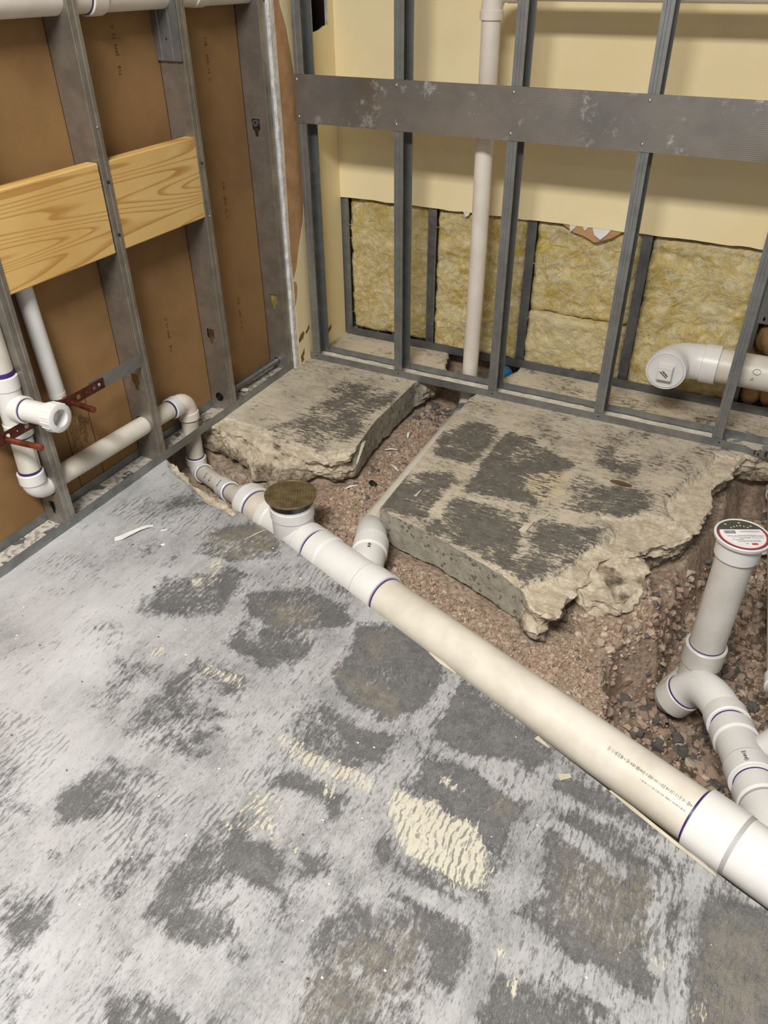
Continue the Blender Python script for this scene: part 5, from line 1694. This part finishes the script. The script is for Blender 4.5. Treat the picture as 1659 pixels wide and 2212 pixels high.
ribbon('wood_splinter', [(0.545, -0.505, -0.001), (0.551, -0.53, 0.004), (0.575, -0.62, -0.020)], [0.006, 0.012, 0.005], 'splinter', 'long splinter on the crumbled corner of the smaller block')
ribbon('edge_splinter', [(1.166, -1.328, Z), (1.205, -1.3445, Z), (1.250, -1.361, Z)], [0.004, 0.010, 0.003], 'splinter', 'pale sliver on the floor edge beside the upper part of the big drain pipe', 'scrap', 'slivers along the sawn floor edge')
ribbon('edge_splinter', [(1.476, -1.452, Z), (1.510, -1.466, Z)], [0.012, 0.003], 'splinter', 'short pale sliver on the floor edge midway along the big drain pipe', 'scrap', 'slivers along the sawn floor edge')
ribbon('edge_splinter', [(1.650, -1.512, Z), (1.70, -1.532, Z), (1.80, -1.574, Z), (1.868, -1.602, Z)], [0.004, 0.008, 0.007, 0.003], 'splinter', 'long pale sliver on the floor edge near the pipe wye at lower right', 'scrap', 'slivers along the sawn floor edge')
ribbon('floor_flake', [(1.549, -1.528, Z), (1.570, -1.513, Z)], [0.016, 0.010], 'splinter', 'flat pale flake on the dark floor below the big drain pipe')
m = MB()
rk = ROCKS[('stone_c', 1)]


def lump(name, p, s, mat, label, cat, seed, parent=None):
    me = rock_mesh(seed)
    m = MB()
    m.add([Vector((v.co.x * s[0], v.co.y * s[1], v.co.z * s[2])) + Vector(p) for v in me.vertices], [tuple(q.vertices) for q in me.polygons])
    return m.build(name, M[mat], parent, label=label, category=cat)


lump('plaster_lump', (-0.055, -0.385, 0.012), (0.022, 0.02, 0.010), 'white_paper', 'white plaster lump in the left floor track under the conduit', 'scrap', 901)
lump('plaster_lump', (0.368, 0.036, 0.009), (0.020, 0.012, 0.008), 'white_paper', 'white plaster lump in the back floor track left of the second stud', 'scrap', 902)
lump('plaster_lump', (0.553, 0.022, 0.008), (0.024, 0.010, 0.006), 'white_paper', 'white flake in the back floor track left of the vent riser', 'scrap', 903)
lump('plaster_lump', (1.417, 0.040, 0.007), (0.022, 0.008, 0.006), 'white_paper', 'white flake in the back floor track below the cleanout plug', 'scrap', 904)
ssz = lambda x, y: float(soil_z(np.array([[x, y]]))[0][0])
lump('plastic_cap', (0.612, -0.579, ssz(0.612, -0.579) + 0.014), (0.018, 0.014, 0.011), 'black_plastic', 'small black plastic piece on the gravel between the two blocks', 'scrap', 905)
for k, (x, y, a, nm) in enumerate(((0.561, -0.335, 0.4, 'white splinter on the gravel beside the sawn side of the smaller block'), (0.572, -0.21, 1.9, 'upper white splinter on the gravel near the back track'), (0.628, -0.44, 2.6, 'white splinter in the middle of the gravel between the blocks'), (0.572, -0.66, 0.9, 'curled white shaving on the gravel at the corner of the smaller block'), (1.022, -1.09, 0.6, 'thin white splinter on the gravel beside the big drain pipe'))):
    z = ssz(x, y) + 0.010
    dx, dy = 0.024 * math.cos(a), 0.024 * math.sin(a)
    ribbon('white_splinter', [(x - dx, y - dy, z), (x, y, z + 0.005), (x + dx, y + dy, z + 0.002)], [0.004, 0.010, 0.004], 'white_paper', nm, 'scrap', 'white splinters on the gravel')
m = MB()
plate(m, [(0, 0), (0.075, 0.01), (0.07, 0.05), (0.01, 0.045)], [], lambda u, v, w: (1.86 + u, -0.16 - v, -0.255 + w + u * 0.6), 0.0015)
m.build('white_card', M['white_paper'], label='white card scrap in the pit by the right edge pipe', category='scrap')

g = MB()
for _ in range(170):
    x, y = RNG.uniform(0.1, 2.0), RNG.uniform(-2.2, -1.0)
    if poly_sd(np.array([[x, y]]), [a[:2] for a in main])[0] < 0.03:
        continue
    s = RNG.uniform(0.0012, 0.0034)
    me = ROCKS[('stone_d', int(RNG.integers(4)))]
    g.add([Vector((v.co.x * s + x, v.co.y * s + y, v.co.z * s * 0.6 + 0.0016)) for v in me.vertices], [tuple(q.vertices) for q in me.polygons], int(RNG.random() < 0.45))
g.build('floor_grit', [M['stone_d'], M['white_paper']], kind='stuff', label='fine dark and white crumbs scattered over the scraped concrete floor', category='debris')
